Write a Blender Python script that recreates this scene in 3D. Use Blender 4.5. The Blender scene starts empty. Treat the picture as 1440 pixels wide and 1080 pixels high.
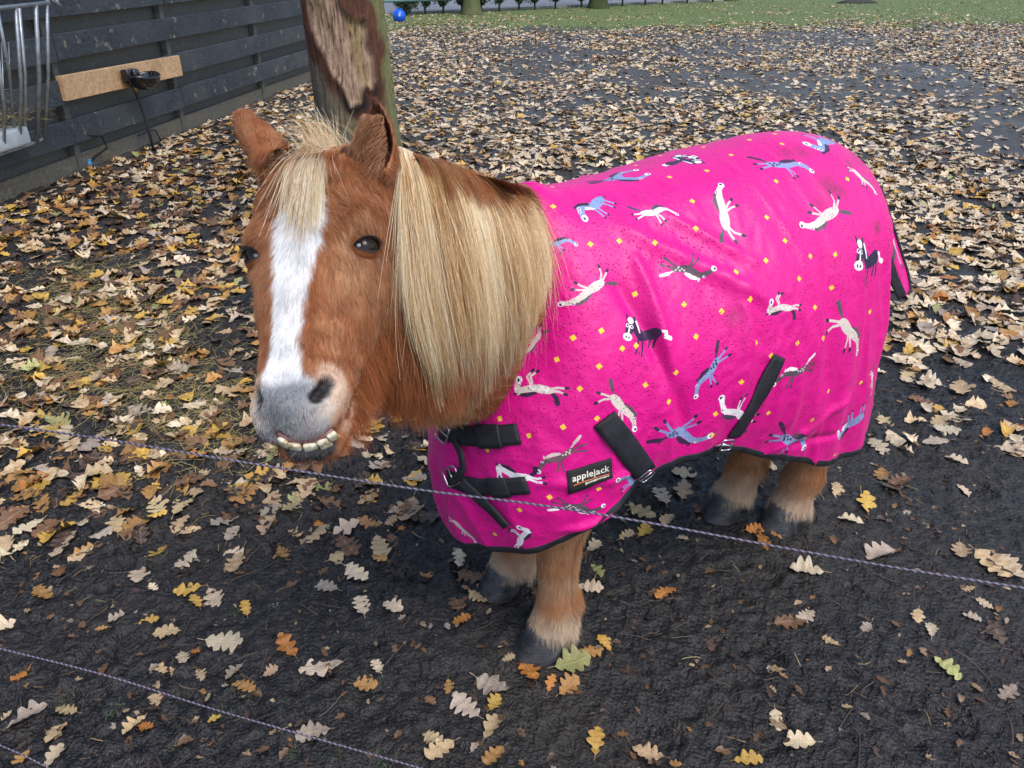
import bpy, bmesh, math, random
import numpy as np
from mathutils import Vector
from mathutils.bvhtree import BVHTree

rng = np.random.default_rng(7)
random.seed(7)
S = bpy.context.scene
COL = S.collection

# ------------------------------------------------------------------ camera
CAM_H = 1.45
PITCH = math.radians(29.5)
FP = 1080.0                       # focal length in pixels of the 1440 px wide picture
cam_d = bpy.data.cameras.new('camera')
cam_d.sensor_width = 36.0
cam_d.lens = 27.0
cam_d.clip_start = 0.05
cam_d.clip_end = 500.0
cam = bpy.data.objects.new('camera', cam_d)
COL.objects.link(cam)
cam.location = (0, 0, CAM_H)
cam.rotation_euler = (math.radians(90) - PITCH, 0, 0)
S.camera = cam

# ------------------------------------------------------------------ world, sun, exposure
SUN_EL, SUN_AZ = math.radians(58), math.radians(142)     # azimuth: direction the light comes from, clockwise from +Y
wd = bpy.data.worlds.new('World')
S.world = wd
wd.use_nodes = True
wn = wd.node_tree.nodes
wn.clear()
wo = wn.new('ShaderNodeOutputWorld')
wb = wn.new('ShaderNodeBackground')
ws = wn.new('ShaderNodeTexSky')
ws.sky_type = 'NISHITA'
ws.sun_disc = False
ws.sun_elevation = SUN_EL
ws.sun_rotation = SUN_AZ
ws.air_density = 1.0
ws.dust_density = 2.5
ws.ozone_density = 1.0
wb.inputs['Strength'].default_value = 0.15
wd.node_tree.links.new(ws.outputs[0], wb.inputs[0])
wd.node_tree.links.new(wb.outputs[0], wo.inputs[0])
sd = bpy.data.lights.new('sun', 'SUN')
sd.energy = 1.5
sd.angle = math.radians(28)
sd.color = (1.0, 0.97, 0.93)
so = bpy.data.objects.new('sun', sd)
COL.objects.link(so)
_sdir = Vector((math.sin(SUN_AZ) * math.cos(SUN_EL), math.cos(SUN_AZ) * math.cos(SUN_EL), math.sin(SUN_EL)))
so.rotation_euler = _sdir.to_track_quat('Z', 'Y').to_euler()
S.view_settings.view_transform = 'Standard'
S.view_settings.look = 'None'
S.view_settings.gamma = 1.0
S.view_settings.exposure = 0.60
S.view_settings.use_curve_mapping = False
S.render.engine = 'CYCLES'
S.cycles.max_bounces = 6
S.cycles.use_denoising = True
S.cycles_curves.shape = 'RIBBONS'

# ------------------------------------------------------------------ maths helpers
_c, _s = math.cos(PITCH), math.sin(PITCH)
FW = np.array([0, _c, -_s]); UP = np.array([0, _s, _c]); RT = np.array([1., 0, 0]); CP = np.array([0, 0, CAM_H])
def ray(px, py): return FW + RT * (px - 720) / FP - UP * (py - 540) / FP
def gnd(px, py, z=0.0):
    r = ray(px, py); t = (z - CAM_H) / r[2]; return CP + r * t
def atY(px, py, Y):
    r = ray(px, py); return CP + r * (Y / r[1])
def atz(px, py, depth): return CP + ray(px, py) * depth
def project(P):
    P = np.asarray(P, float) - CP
    z = P @ FW
    return 720 + FP * (P @ RT) / z, 540 - FP * (P @ UP) / z, z
def camv(x, y, z): return RT * x - UP * y + FW * z
def nrm(v):
    v = np.asarray(v, float); return v / (np.linalg.norm(v, axis=-1, keepdims=True) + 1e-12)
def sstep(a, b, x):
    t = np.clip((np.asarray(x, float) - a) / (b - a), 0, 1); return t * t * (3 - 2 * t)

_perm = np.random.default_rng(3).permutation(512)
_perm = np.concatenate([_perm, _perm, _perm])
_g3 = nrm(np.random.default_rng(4).normal(size=(512, 3)))
def noise3(p):
    p = np.asarray(p, float); i = np.floor(p).astype(int); f = p - i
    u = f * f * f * (f * (f * 6 - 15) + 10)
    out = 0
    for dx in (0, 1):
        for dy in (0, 1):
            for dz in (0, 1):
                h = _perm[(_perm[(_perm[(i[..., 0] + dx) & 511] + i[..., 1] + dy) & 511] + i[..., 2] + dz) & 511]
                g = _g3[h]
                d = g[..., 0] * (f[..., 0] - dx) + g[..., 1] * (f[..., 1] - dy) + g[..., 2] * (f[..., 2] - dz)
                w = (u[..., 0] if dx else 1 - u[..., 0]) * (u[..., 1] if dy else 1 - u[..., 1]) * (u[..., 2] if dz else 1 - u[..., 2])
                out = out + d * w
    return out * 1.6
def fbm(p, o=4, gain=.5):
    p = np.asarray(p, float); a, s, r = 1.0, 0, 0
    for k in range(o):
        r = r + a * noise3(p * 2 ** k + 17.3 * k); s += a; a *= gain
    return r / s
def n2(x, y, sc, o=3, z=0.0, gain=.5):
    x = np.asarray(x, float) * sc; y = np.asarray(y, float) * sc
    return fbm(np.stack([x, y, np.full_like(x, z)], -1), o, gain)
def cr(P, t):
    """Catmull-Rom through the rows of P at parameter t (0..len-1)"""
    P = np.asarray(P, float); n = len(P); t = np.clip(np.asarray(t, float), 0, n - 1 - 1e-9)
    G = np.concatenate([[2 * P[0] - P[1]], P, [2 * P[-1] - P[-2]]])
    i = t.astype(int); f = (t - i)
    f = f.reshape(f.shape + (1,) * (P.ndim - 1))
    a, b, c, d = G[i], G[i + 1], G[i + 2], G[i + 3]
    return .5 * ((2 * b) + (c - a) * f + (2 * a - 5 * b + 4 * c - d) * f * f + (3 * b - a - 3 * c + d) * f ** 3)

# ------------------------------------------------------------------ object helpers
def link(o, parent=None, loc=None):
    COL.objects.link(o)
    if parent is not None: o.parent = parent
    if loc is not None: o.location = loc
    return o
def tag(o, label=None, cat=None, group=None, kind=None):
    if label: o['label'] = label
    if cat: o['category'] = cat
    if group: o['group'] = group
    if kind: o['kind'] = kind
    return o
def mesh_obj(name, V, Fc, mat=None, parent=None, smooth=True, attrs=None, loc=None):
    me = bpy.data.meshes.new(name)
    V = np.asarray(V, float)
    if isinstance(Fc, np.ndarray):
        nf, k = Fc.shape
        me.vertices.add(len(V)); me.vertices.foreach_set('co', V.astype(np.float32).ravel())
        me.loops.add(nf * k); me.loops.foreach_set('vertex_index', Fc.astype(np.int32).ravel())
        me.polygons.add(nf); me.polygons.foreach_set('loop_start', np.arange(0, nf * k, k, dtype=np.int32))
        me.update(calc_edges=True)
    else:
        me.from_pydata(V.tolist(), [], Fc)
    me.polygons.foreach_set('use_smooth', np.full(len(me.polygons), smooth))
    for an, arr in (attrs or {}).items():
        arr = np.asarray(arr, np.float32)
        if arr.ndim == 2 and arr.shape[1] == 2:
            uv = me.uv_layers.new(name=an)
            li = np.empty(len(me.loops), np.int32); me.loops.foreach_get('vertex_index', li)
            uv.data.foreach_set('uv', arr[li].ravel())
        elif arr.ndim == 2:
            if arr.shape[1] == 3: arr = np.concatenate([arr, np.ones((len(arr), 1), np.float32)], 1)
            a = me.attributes.new(an, 'FLOAT_COLOR', 'POINT'); a.data.foreach_set('color', arr.ravel())
        else:
            a = me.attributes.new(an, 'FLOAT', 'POINT'); a.data.foreach_set('value', arr.ravel())
    me.validate()
    if mat: me.materials.append(mat)
    o = bpy.data.objects.new(name, me)
    return link(o, parent, loc)
def empty(name, loc, parent=None):
    o = bpy.data.objects.new(name, None); o.empty_display_size = .1
    return link(o, parent, loc)
def grid_faces(nu, nv, closed_v=False):
    i, j = np.meshgrid(np.arange(nu - 1), np.arange(nv if closed_v else nv - 1), indexing='ij')
    j2 = (j + 1) % nv
    return np.stack([i * nv + j, (i + 1) * nv + j, (i + 1) * nv + j2, i * nv + j2], -1).reshape(-1, 4)
def loft(rings):
    """rings: array (n, m, 3) closed rings -> V, F (quads + capped by fans to centre as quads degenerate avoided)"""
    R = np.asarray(rings, float); n, m = R.shape[:2]
    V = R.reshape(-1, 3).tolist()
    Fc = grid_faces(n, m, True).tolist()
    V.append(R[0].mean(0).tolist()); V.append(R[-1].mean(0).tolist())
    for j in range(m):
        Fc.append([n * m, j, (j + 1) % m][::-1] if False else [n * m, j, (j + 1) % m])
        Fc.append([n * m + 1, (n - 1) * m + (j + 1) % m, (n - 1) * m + j])
    return V, Fc
def fix_normals(o):
    bm = bmesh.new(); bm.from_mesh(o.data); bmesh.ops.recalc_face_normals(bm, faces=bm.faces); bm.to_mesh(o.data); bm.free()
def tube(path, rad, m=8, cap=True, up=(0, 0, 1)):
    P = np.asarray(path, float); n = len(P); rad = np.broadcast_to(np.asarray(rad, float), (n,))
    T = nrm(np.gradient(P, axis=0)); R = []
    u = np.cross(T[0], up)
    if np.linalg.norm(u) < 1e-3: u = np.cross(T[0], (1, 0, 0))
    u = nrm(u)
    for i in range(n):
        u = nrm(u - T[i] * (u @ T[i])); v = np.cross(T[i], u)
        a = np.arange(m) / m * 2 * math.pi
        R.append(P[i] + rad[i] * (np.cos(a)[:, None] * u + np.sin(a)[:, None] * v))
    return loft(R)
def tri_of(o):
    me = o.data; me.calc_loop_triangles()
    V = np.empty(len(me.vertices) * 3, np.float32); me.vertices.foreach_get('co', V); V = V.reshape(-1, 3).astype(float)
    T = np.empty(len(me.loop_triangles) * 3, np.int32); me.loop_triangles.foreach_get('vertices', T)
    return V, T.reshape(-1, 3)
class MB:
    """collects boxes / prisms / tubes into one mesh"""
    def __init__(s): s.V, s.F = [], []
    def add(s, V, Fc):
        b = len(s.V); s.V += [list(map(float, v)) for v in V]; s.F += [[int(i) + b for i in f] for f in Fc]; return s
    def box(s, c, size, ax=None, bev=0.0):
        c = np.asarray(c, float); h = np.asarray(size, float) / 2
        A = np.eye(3) if ax is None else np.asarray(ax, float)
        k = min(bev, h.min() * .6) if bev else 0
        if not k:
            V = [c + A[0] * x * h[0] + A[1] * y * h[1] + A[2] * z * h[2] for x in (-1, 1) for y in (-1, 1) for z in (-1, 1)]
            Fc = [[0, 1, 3, 2], [4, 6, 7, 5], [0, 4, 5, 1], [2, 3, 7, 6], [0, 2, 6, 4], [1, 5, 7, 3]]
        else:
            bm = bmesh.new(); bmesh.ops.create_cube(bm, size=1)
            for v in bm.verts: v.co = Vector((v.co.x * 2 * h[0], v.co.y * 2 * h[1], v.co.z * 2 * h[2]))
            bmesh.ops.bevel(bm, geom=bm.edges[:], offset=k, segments=2, affect='EDGES', profile=.6)
            V = [c + A[0] * v.co.x + A[1] * v.co.y + A[2] * v.co.z for v in bm.verts]; bm.verts.index_update()
            Fc = [[v.index for v in f.verts] for f in bm.faces]; bm.free()
        return s.add(V, Fc)
    def tube(s, path, rad, m=8): return s.add(*tube(path, rad, m))
    def build(s, name, mat, parent=None, smooth=False, loc=None):
        o = mesh_obj(name, s.V, s.F, mat, parent, smooth, loc=loc); fix_normals(o); return o

# ------------------------------------------------------------------ material helper
class NT:
    def __init__(s, name):
        s.m = bpy.data.materials.new(name); s.m.use_nodes = True; s.t = s.m.node_tree; s.t.nodes.clear()
        s.out = s.t.nodes.new('ShaderNodeOutputMaterial'); s.b = s.n('ShaderNodeBsdfPrincipled')
        s.t.links.new(s.b.outputs[0], s.out.inputs[0])
    def n(s, typ, **kw):
        nd = s.t.nodes.new(typ)
        for k, v in kw.items():
            if k.startswith('_'): setattr(nd, k[1:], v)
            else: nd.inputs[k.replace('__', ' ')].default_value = v
        return nd
    def l(s, a, b):
        s.t.links.new(a, b)
    def inp(s, key, v):
        if isinstance(v, bpy.types.NodeSocket): s.l(v, s.b.inputs[key])
        else: s.b.inputs[key].default_value = v
    def coord(s, kind='Object', scale=(1, 1, 1)):
        tc = s.n('ShaderNodeTexCoord'); mp = s.n('ShaderNodeMapping'); mp.inputs['Scale'].default_value = scale
        s.l(tc.outputs[kind], mp.inputs[0]); return mp.outputs[0]
    def noise(s, vec, scale=5, detail=4, rough=.55, dist=0):
        nd = s.n('ShaderNodeTexNoise'); nd.inputs['Scale'].default_value = scale; nd.inputs['Detail'].default_value = detail
        nd.inputs['Roughness'].default_value = rough; nd.inputs['Distortion'].default_value = dist
        if vec is not None: s.l(vec, nd.inputs['Vector'])
        return nd.outputs[0]
    def ramp(s, f, stops):
        r = s.n('ShaderNodeValToRGB'); e = r.color_ramp.elements
        while len(e) < len(stops): e.new(.5)
        for k, (p, c) in enumerate(stops):
            e[k].position = p; e[k].color = (c, c, c, 1) if isinstance(c, (int, float)) else (*c, 1)
        s.l(f, r.inputs[0]); return r.outputs[0]
    def mix(s, f, a, b, mode='MIX'):
        m = s.n('ShaderNodeMix', _data_type='RGBA', _blend_type=mode)
        for sock, v in ((m.inputs[0], f), (m.inputs[6], a), (m.inputs[7], b)):
            if isinstance(v, bpy.types.NodeSocket): s.l(v, sock)
            elif isinstance(v, (int, float)): sock.default_value = v if sock == m.inputs[0] else (v, v, v, 1)
            else: sock.default_value = (*v, 1)
        return m.outputs[2]
    def math(s, op, a, b=0.0):
        m = s.n('ShaderNodeMath', _operation=op)
        for sock, v in ((m.inputs[0], a), (m.inputs[1], b)):
            if isinstance(v, bpy.types.NodeSocket): s.l(v, sock)
            else: sock.default_value = v
        return m.outputs[0]
    def bump(s, h, strength=.5, dist=.01, prev=None):
        b = s.n('ShaderNodeBump'); b.inputs['Strength'].default_value = strength; b.inputs['Distance'].default_value = dist
        s.l(h, b.inputs['Height'])
        if prev is not None: s.l(prev, b.inputs['Normal'])
        s.l(b.outputs[0], s.b.inputs['Normal']); return b.outputs[0]
    def attr(s, name):
        a = s.n('ShaderNodeAttribute', _attribute_name=name); return a.outputs['Color']
def simple_mat(name, col, rough=.6, metal=0.0, bump=0.0, bscale=40, var=.15, vscale=8, spec=.5, coat=0.0):
    k = NT(name); vec = k.coord()
    n = k.noise(vec, vscale, 4)
    lo = tuple(x * (1 - var) for x in col); hi = tuple(min(1, x * (1 + var)) for x in col)
    k.inp('Base Color', k.ramp(n, [(.3, lo), (.7, hi)])); k.inp('Roughness', rough); k.inp('Metallic', metal)
    k.inp('Specular IOR Level', spec)
    if coat: k.inp('Coat Weight', coat)
    if bump: k.bump(k.noise(vec, bscale, 5), bump, .004)
    return k.m
# ================================================================== PONY
PO = np.array([.39, 1.59, 0.0])                       # point on the ground under the middle of the pony
PF = nrm(np.array([-.87, -.49, 0])); PL = np.array([-PF[1] * -1, 0, 0])
PL = nrm(np.array([.49, -.87, 0]))                    # pony's left
def b2w(q):
    q = np.asarray(q, float); return PO + q[..., 0:1] * PF + q[..., 1:2] * PL + q[..., 2:3] * np.array([0, 0, 1.])
def w2b(p):
    p = np.asarray(p, float) - PO; return np.stack([p @ PF, p @ PL, p[..., 2]], -1)

# head frame: D runs down the nose, N out of the forehead, X to the pony's left
HO = atz(420, 344, 1.0)
HD = nrm(camv(.012, .93, -.30))
_n0 = nrm(camv(-.27, 0, -.93)); HN = nrm(_n0 - HD * (_n0 @ HD))
HX = np.cross(HD, HN)
if HX @ RT < 0: HX = -HX
def h2w(q):
    q = np.asarray(q, float); return HO + q[..., 0:1] * HX + q[..., 1:2] * HD + q[..., 2:3] * HN
def w2h(p):
    p = np.asarray(p, float) - HO; return np.stack([p @ HX, p @ HD, p @ HN], -1)

def head_rings():
    #      d     n_top   n_bot   w_top  w_bot
    st = [(-.182, -.080, -.110, .050, .010),
          (-.174, -.048, -.150, .088, .035),
          (-.155, -.022, -.185, .101, .060),
          (-.120, -.010, -.210, .102, .075),
          (-.060, .002, -.230, .103, .080),
          (.000, .004, -.238, .099, .080),
          (.035, .002, -.238, .093, .078),
          (.075, .000, -.222, .083, .070),
          (.115, .000, -.188, .074, .060),
          (.150, .000, -.145, .068, .052),
          (.180, .002, -.110, .063, .048),
          (.205, .003, -.088, .064, .048),
          (.228, .000, -.076, .061, .048),
          (.246, -.010, -.064, .053, .044),
          (.256, -.026, -.052, .040, .028)]
    st = np.array(st); tt = np.linspace(0, len(st) - 1, 60); st = cr(st, tt); R = []
    m = 40; a = np.arange(m) / m * 2 * math.pi
    for d, nt, nb, wt, wb_ in st:
        ht = min(.048, (nt - nb) * .42); nm = nt - ht; hb = nm - nb
        e = .85
        sx = np.sign(np.cos(a)) * np.abs(np.cos(a)) ** e; sn = np.sign(np.sin(a)) * np.abs(np.sin(a)) ** e
        w = np.where(sn > 0, wt, wb_ + (wt - wb_) * sstep(-.75, .0, sn))
        R.append(h2w(np.stack([w * sx, np.full(m, d), nm + np.where(sn > 0, ht, hb) * sn], -1)))
    return R
def jaw_rings():
    st = [(.08, -.12, -.18, .045), (.14, -.085, -.135, .045), (.20, -.060, -.108, .048), (.235, -.048, -.092, .050), (.254, -.042, -.084, .048), (.268, -.042, -.074, .040), (.275, -.048, -.066, .024)]
    st = np.array(st); st = cr(st, np.linspace(0, len(st) - 1, 24)); R = []
    m = 28; a = np.arange(m) / m * 2 * math.pi
    for d, nt, nb, w in st:
        R.append(h2w(np.stack([w * np.cos(a), np.full(m, d), (nt + nb) / 2 + (nt - nb) / 2 * np.sin(a)], -1)))
    return R
def ellipse_rings(C, A, B, n=40, m=40, e=.9):
    """C centres, A and B half-axis vectors, interpolated"""
    C, A, B = np.asarray(C, float), np.asarray(A, float), np.asarray(B, float)
    t = np.linspace(0, len(C) - 1, n); C, A, B = cr(C, t), cr(A, t), cr(B, t)
    a = np.arange(m) / m * 2 * math.pi
    ca = np.sign(np.cos(a)) * np.abs(np.cos(a)) ** e; sa = np.sign(np.sin(a)) * np.abs(np.sin(a)) ** e
    return C[:, None] + A[:, None] * ca[None, :, None] + B[:, None] * sa[None, :, None]

# neck: from the back of the head to the shoulders
Hc = h2w([0, -.075, -.115])
neck_top = [h2w([0, -.17, -.07]), atz(588, 225, 1.16), atz(662, 247, 1.26), b2w([.40, .0, 1.055]), b2w([.30, .0, 1.04])]
neck_bot = [h2w([0, .07, -.20]), atz(550, 548, 1.13), atz(600, 572, 1.25), b2w([.575, .0, .58]), b2w([.48, .0, .50])]
neck_top = np.array(neck_top); neck_bot = np.array(neck_bot)
nC = (neck_top + neck_bot) / 2; nA = (neck_top - neck_bot) / 2
nw = np.array([.088, .098, .104, .112, .135])
nB = []
for k in range(5):
    ax = (nC[min(k + 1, 4)] - nC[max(k - 1, 0)])
    b = nrm(np.cross(ax, nA[k])); b = b if b @ RT > 0 else -b
    nB.append(b * nw[k])
nB = np.array(nB)

def barrel_rings():
    #      f    z_top z_bot  half width
    st = [(.55, .68, .54, .04), (.53, .75, .46, .08), (.46, .85, .43, .145), (.34, 1.01, .42, .20), (.18, 1.025, .42, .235), (0, 1.05, .42, .25), (-.2, 1.075, .44, .25), (-.36, 1.03, .50, .195), (-.46, .93, .56, .11), (-.50, .83, .66, .05)]
    st = np.array(st); C = np.stack([st[:, 0], st[:, 0] * 0, (st[:, 1] + st[:, 2]) / 2], -1)
    z = (st[:, 1] - st[:, 2]) / 2
    A = z[:, None] * np.array([0, 0, 1.]); B = st[:, 3:4] * PL
    return ellipse_rings(b2w(C), A, B, 50, 48, .95)
# legs: joints in pony coordinates (f, l, z, radius)
LEGS = {
 'fore_near': [(.36, .115, .62, .085), (.375, .115, .45, .062), (.39, .112, .33, .045), (.392, .11, .27, .040), (.390, .11, .19, .036), (.386, .11, .14, .043), (.392, .11, .105, .044), (.402, .11, .058, .047)],
 'fore_far': [(.34, -.115, .62, .085), (.36, -.115, .45, .062), (.375, -.113, .33, .045), (.377, -.113, .27, .040), (.374, -.113, .19, .036), (.370, -.113, .14, .043), (.378, -.113, .105, .044), (.388, -.113, .058, .047)],
 'hind_near': [(-.36, .12, .70, .13), (-.40, .11, .50, .085), (-.47, .09, .37, .052), (-.475, .08, .30, .044), (-.465, .07, .21, .040), (-.458, .062, .15, .050), (-.448, .060, .11, .043), (-.435, .06, .058, .049)],
 'hind_far': [(-.34, -.13, .70, .13), (-.37, -.12, .50, .085), (-.42, -.10, .37, .052), (-.415, -.085, .30, .044), (-.395, -.07, .21, .040), (-.372, -.064, .15, .050), (-.350, -.06, .11, .043), (-.325, -.06, .060, .049)],
}
def leg_rings(J):
    J = np.array(J); t = np.linspace(0, len(J) - 1, 36); J = cr(J, t); W = b2w(J[:, :3])
    m = 20; a = np.arange(m) / m * 2 * math.pi
    return W[:, None] + J[:, 3, None, None] * (np.cos(a)[None, :, None] * PF * 1.12 + np.sin(a)[None, :, None] * PL)

parts = [head_rings(), jaw_rings(), ellipse_rings(nC, nA, nB, 40, 40, .95), barrel_rings()] + [leg_rings(J) for J in LEGS.values()]
bV, bF = [], []
for R in parts:
    V, Fc = loft(R); b = len(bV); bV += V; bF += [[i + b for i in f] for f in Fc]
# ears as thick cupped shells
def ear_part(base, tip, opening, wid, wrap=250, thick=.007):
    """base, tip world points; opening = direction the cup faces; returns verts/faces of a closed shell"""
    base, tip, opening = map(lambda v: np.asarray(v, float), (base, tip, opening))
    ax = tip - base; Lh = np.linalg.norm(ax); ax = ax / Lh
    op = nrm(opening - ax * (opening @ ax)); sd_ = np.cross(ax, op)
    nu, nv = 16, 13; outer, inner = [], []
    for i in range(nu):
        t = i / (nu - 1)
        w = wid * (.75 + .9 * t - .0 * t) * (1 - t) ** .55 * 1.05 if t > 0 else wid * .78
        w = wid * np.interp(t, [0, .15, .4, .65, .85, 1], [1.0, 1.06, .96, .70, .34, .02])
        for j in range(nv):
            ph = (j / (nv - 1) - .5) * math.radians(wrap) * (1 - .35 * t)
            c = base + ax * (t * Lh) - op * (.35 * wid * math.sin(t * 3.1))
            r = w
            outer.append(c + sd_ * math.sin(ph) * r - op * math.cos(ph) * r * .8)
            inner.append(c + sd_ * math.sin(ph) * max(r - thick, .0008) - op * math.cos(ph) * max(r - thick, .0008) * .8)
    V = outer + inner; n = nu * nv; Fc = []
    for f in grid_faces(nu, nv).tolist(): Fc.append(f); Fc.append([k + n for k in f[::-1]])
    bd = [i * nv for i in range(nu)] + [(nu - 1) * nv + j for j in range(1, nv)] + [i * nv + nv - 1 for i in range(nu - 2, -1, -1)] + [j for j in range(nv - 2, 0, -1)]
    for a_, b_ in zip(bd, bd[1:] + bd[:1]): Fc.append([a_, b_, b_ + n, a_ + n])
    return V, Fc
EAR_L = (atz(513, 248, 1.040), atz(526, 129, 1.030), camv(-.40, .05, -1.0), .036, 215)      # pony's left ear, cup to the camera
EAR_R = (atz(388, 226, 1.08), atz(331, 150, 1.10), camv(-.25, -.55, .9), .027, 240)         # pony's right ear, turned aside
for E in (EAR_L, EAR_R):
    V, Fc = ear_part(*E); b = len(bV); bV += [list(v) for v in V]; bF += [[i + b for i in f] for f in Fc]
me0 = bpy.data.meshes.new('pony_body'); me0.from_pydata([list(map(float, v)) for v in bV], [], bF); me0.validate()
tmp = link(bpy.data.objects.new('pony_tmp', me0)); fix_normals(tmp)
md = tmp.modifiers.new('r', 'REMESH'); md.mode = 'VOXEL'; md.voxel_size = .0042; md.use_smooth_shade = True
sm = tmp.modifiers.new('s', 'SMOOTH'); sm.iterations = 5; sm.factor = .5
dg = bpy.context.evaluated_depsgraph_get(); ev = tmp.evaluated_get(dg); mb = bpy.data.meshes.new_from_object(ev)
bpy.data.objects.remove(tmp)
nv_ = len(mb.vertices); BV = np.empty(nv_ * 3, np.float32); mb.vertices.foreach_get('co', BV); BV = BV.reshape(-1, 3).astype(float)
# ================================================================== RUG
RG = [[(.605, 0, .625), (.612, 0, .57), (.615, 0, .51), (.612, 0, .45), (.605, 0, .39), (.595, 0, .335)],
      [(.57, .06, .70), (.585, .08, .63), (.59, .095, .56), (.59, .10, .49), (.58, .10, .43), (.565, .10, .375)],
      [(.535, .11, .785), (.545, .155, .70), (.545, .18, .62), (.54, .19, .55), (.53, .19, .48), (.51, .19, .42)],
      [(.47, .125, .90), (.485, .19, .79), (.485, .23, .70), (.48, .245, .61), (.47, .25, .54), (.455, .245, .468)],
      [(.425, .0, 1.068), (.425, .15, .955), (.415, .235, .82), (.405, .265, .70), (.395, .272, .60), (.385, .265, .52)],
      [(.35, 0, 1.062), (.335, .12, 1.015), (.32, .22, .90), (.31, .27, .79), (.30, .285, .68), (.29, .275, .570)],
      [(.20, 0, 1.062), (.185, .12, 1.03), (.17, .23, .92), (.16, .285, .81), (.15, .295, .69), (.14, .28, .575)],
      [(0, 0, 1.083), (0, .13, 1.05), (-.02, .245, .94), (-.03, .295, .80), (-.035, .305, .65), (-.04, .275, .50)],
      [(-.19, 0, 1.103), (-.19, .12, 1.065), (-.20, .235, .95), (-.21, .285, .78), (-.22, .29, .59), (-.23, .27, .415)],
      [(-.34, 0, 1.083), (-.34, .11, 1.045), (-.345, .20, .93), (-.355, .228, .75), (-.37, .242, .57), (-.38, .25, .385)],
      [(-.455, 0, 1.01), (-.455, .075, .985), (-.46, .135, .88), (-.465, .145, .72), (-.48, .172, .55), (-.49, .20, .365)],
      [(-.53, 0, .90), (-.53, .035, .89), (-.53, .052, .80), (-.545, .070, .68), (-.565, .095, .53), (-.56, .115, .365)]]
RG = np.array(RG); NCOL, NROW = RG.shape[:2]
_g = np.concatenate([2 * RG[:, :1] - RG[:, 1:2], RG], 1)
_g[4:, 0] = RG[4:, 1] * np.array([1, -1, 1])
_g = np.concatenate([_g[1:2] * np.array([1, -1, 1]), _g, 2 * _g[-1:] - _g[-2:-1]], 0)
_g = np.concatenate([_g, 2 * _g[:, -1:] - _g[:, -2:-1]], 1)
def rug_smooth(u, v):
    u = np.clip(u, 0, NCOL - 1 - 1e-6); v = np.clip(v, 0, NROW - 1 - 1e-6)
    def w(t): return [.5 * (-t + 2 * t * t - t ** 3), .5 * (2 - 5 * t * t + 3 * t ** 3), .5 * (t + 4 * t * t - 3 * t ** 3), .5 * (-t * t + t ** 3)]
    iu = u.astype(int); fu = u - iu; iv = v.astype(int); fv = v - iv; wu = w(fu); wv = w(fv); o = 0
    for a in range(4):
        for b in range(4): o = o + (wu[a] * wv[b])[..., None] * _g[iu + a, iv + b]
    return o
def rug_surf(u, v):
    """pony coordinates of the near half with its folds"""
    u = np.asarray(u, float); v = np.asarray(v, float); P = rug_smooth(u, v)
    e = 2e-3; du = rug_smooth(np.minimum(u + e, NCOL - 1), v) - rug_smooth(np.maximum(u - e, 0), v); dv = rug_smooth(u, np.minimum(v + e, NROW - 1)) - rug_smooth(u, np.maximum(v - e, 0))
    n = np.cross(dv, du); n = nrm(n); cen = np.stack([np.clip(P[..., 0], -.35, .35), 0 * P[..., 1], .70 + 0 * P[..., 2]], -1); flip = np.where((n * (P - cen)).sum(-1) < 0, -1.0, 1.0)
    n = n * flip[..., None]
    f = P[..., 0]; z = P[..., 2]
    warp = noise3(np.stack([f * 2.2, z * 1.1, f * 0 + 3.1], -1)) * .35
    r1 = noise3(np.stack([f * 9.5 + warp * 6 + z * .9, z * 1.5, f * 0 + 7.7], -1)); r2 = noise3(np.stack([f * 17 + warp * 9 - z * 2.5, z * 2.6, f * 0 + 1.7], -1)); r4 = noise3(np.stack([f * 31 + z * 14 + warp * 12, z * 20 - f * 9, f * 0 + 9.], -1)); r3 = fbm(np.stack([f * 16, z * 14, f * 0 + 5.], -1), 3)
    edge = sstep(0, .9, v)
    low = sstep(.4, 4.8, v)
    h = (.0125 * r1 * (.35 + low) + .0055 * (1 - 2 * np.abs(r2)) * (.5 + .6 * low) + .0017 * r3 + .0011 * (1 - 3 * np.abs(r4)) * sstep(-.05, .35, r1 + .2)) * (.25 + .75 * edge)
    # long pull folds running down and back from the withers, a slack fold behind the shoulder
    for (f0, z0, f1, z1, wd, am) in ((.33, 1.03, .02, .86, .014, .007), (.25, 1.05, .05, .93, .010, .005), (.36, .98, .22, .62, .016, -.008), (.30, 1.0, .27, .72, .012, .007), (-.32, 1.05, -.36, .62, .018, .008), (-.42, .93, -.44, .55, .014, -.008), (-.25, .62, .02, .52, .012, .006), (.10, .95, .13, .65, .016, .006), (-.10, .98, -.12, .60, .02, -.006), (.52, .60, .30, .60, .012, .004), (.5, .48, .22, .575, .010, .006), (-.04, .53, -.30, .50, .010, -.005)):
        ax_ = np.array([f1 - f0, z1 - z0]); Lx = np.linalg.norm(ax_); ax_ = ax_ / Lx; rx, rz = f - f0, z - z0
        t = (rx * ax_[0] + rz * ax_[1]) / Lx; s_ = -rx * ax_[1] + rz * ax_[0]
        h = h + 1.5 * am * np.exp(-(s_ / wd) ** 2) * sstep(0, .2, t) * sstep(1.05, .7, t)
    h = h * (.3 + .7 * edge) * np.where(u < 4.2, sstep(0, .25, v) * .8 + .2, 1)
    h = h * sstep(0, .35, u + 0 * v) + h * 0
    return P + n * (h + .004)[..., None], n
NU, NV = 441, 241
uu, vv = np.meshgrid(np.linspace(0, NCOL - 1, NU), np.linspace(0, NROW - 1, NV), indexing='ij')
RQ, RNrm = rug_surf(uu, vv)
RQ[uu >= 4, 1] *= 1.0
seam = (vv == 0) & (uu >= 3.999); RQ[seam, 1] = 0
RQ[uu == 0, 1] = 0
RW = b2w(RQ)

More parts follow.
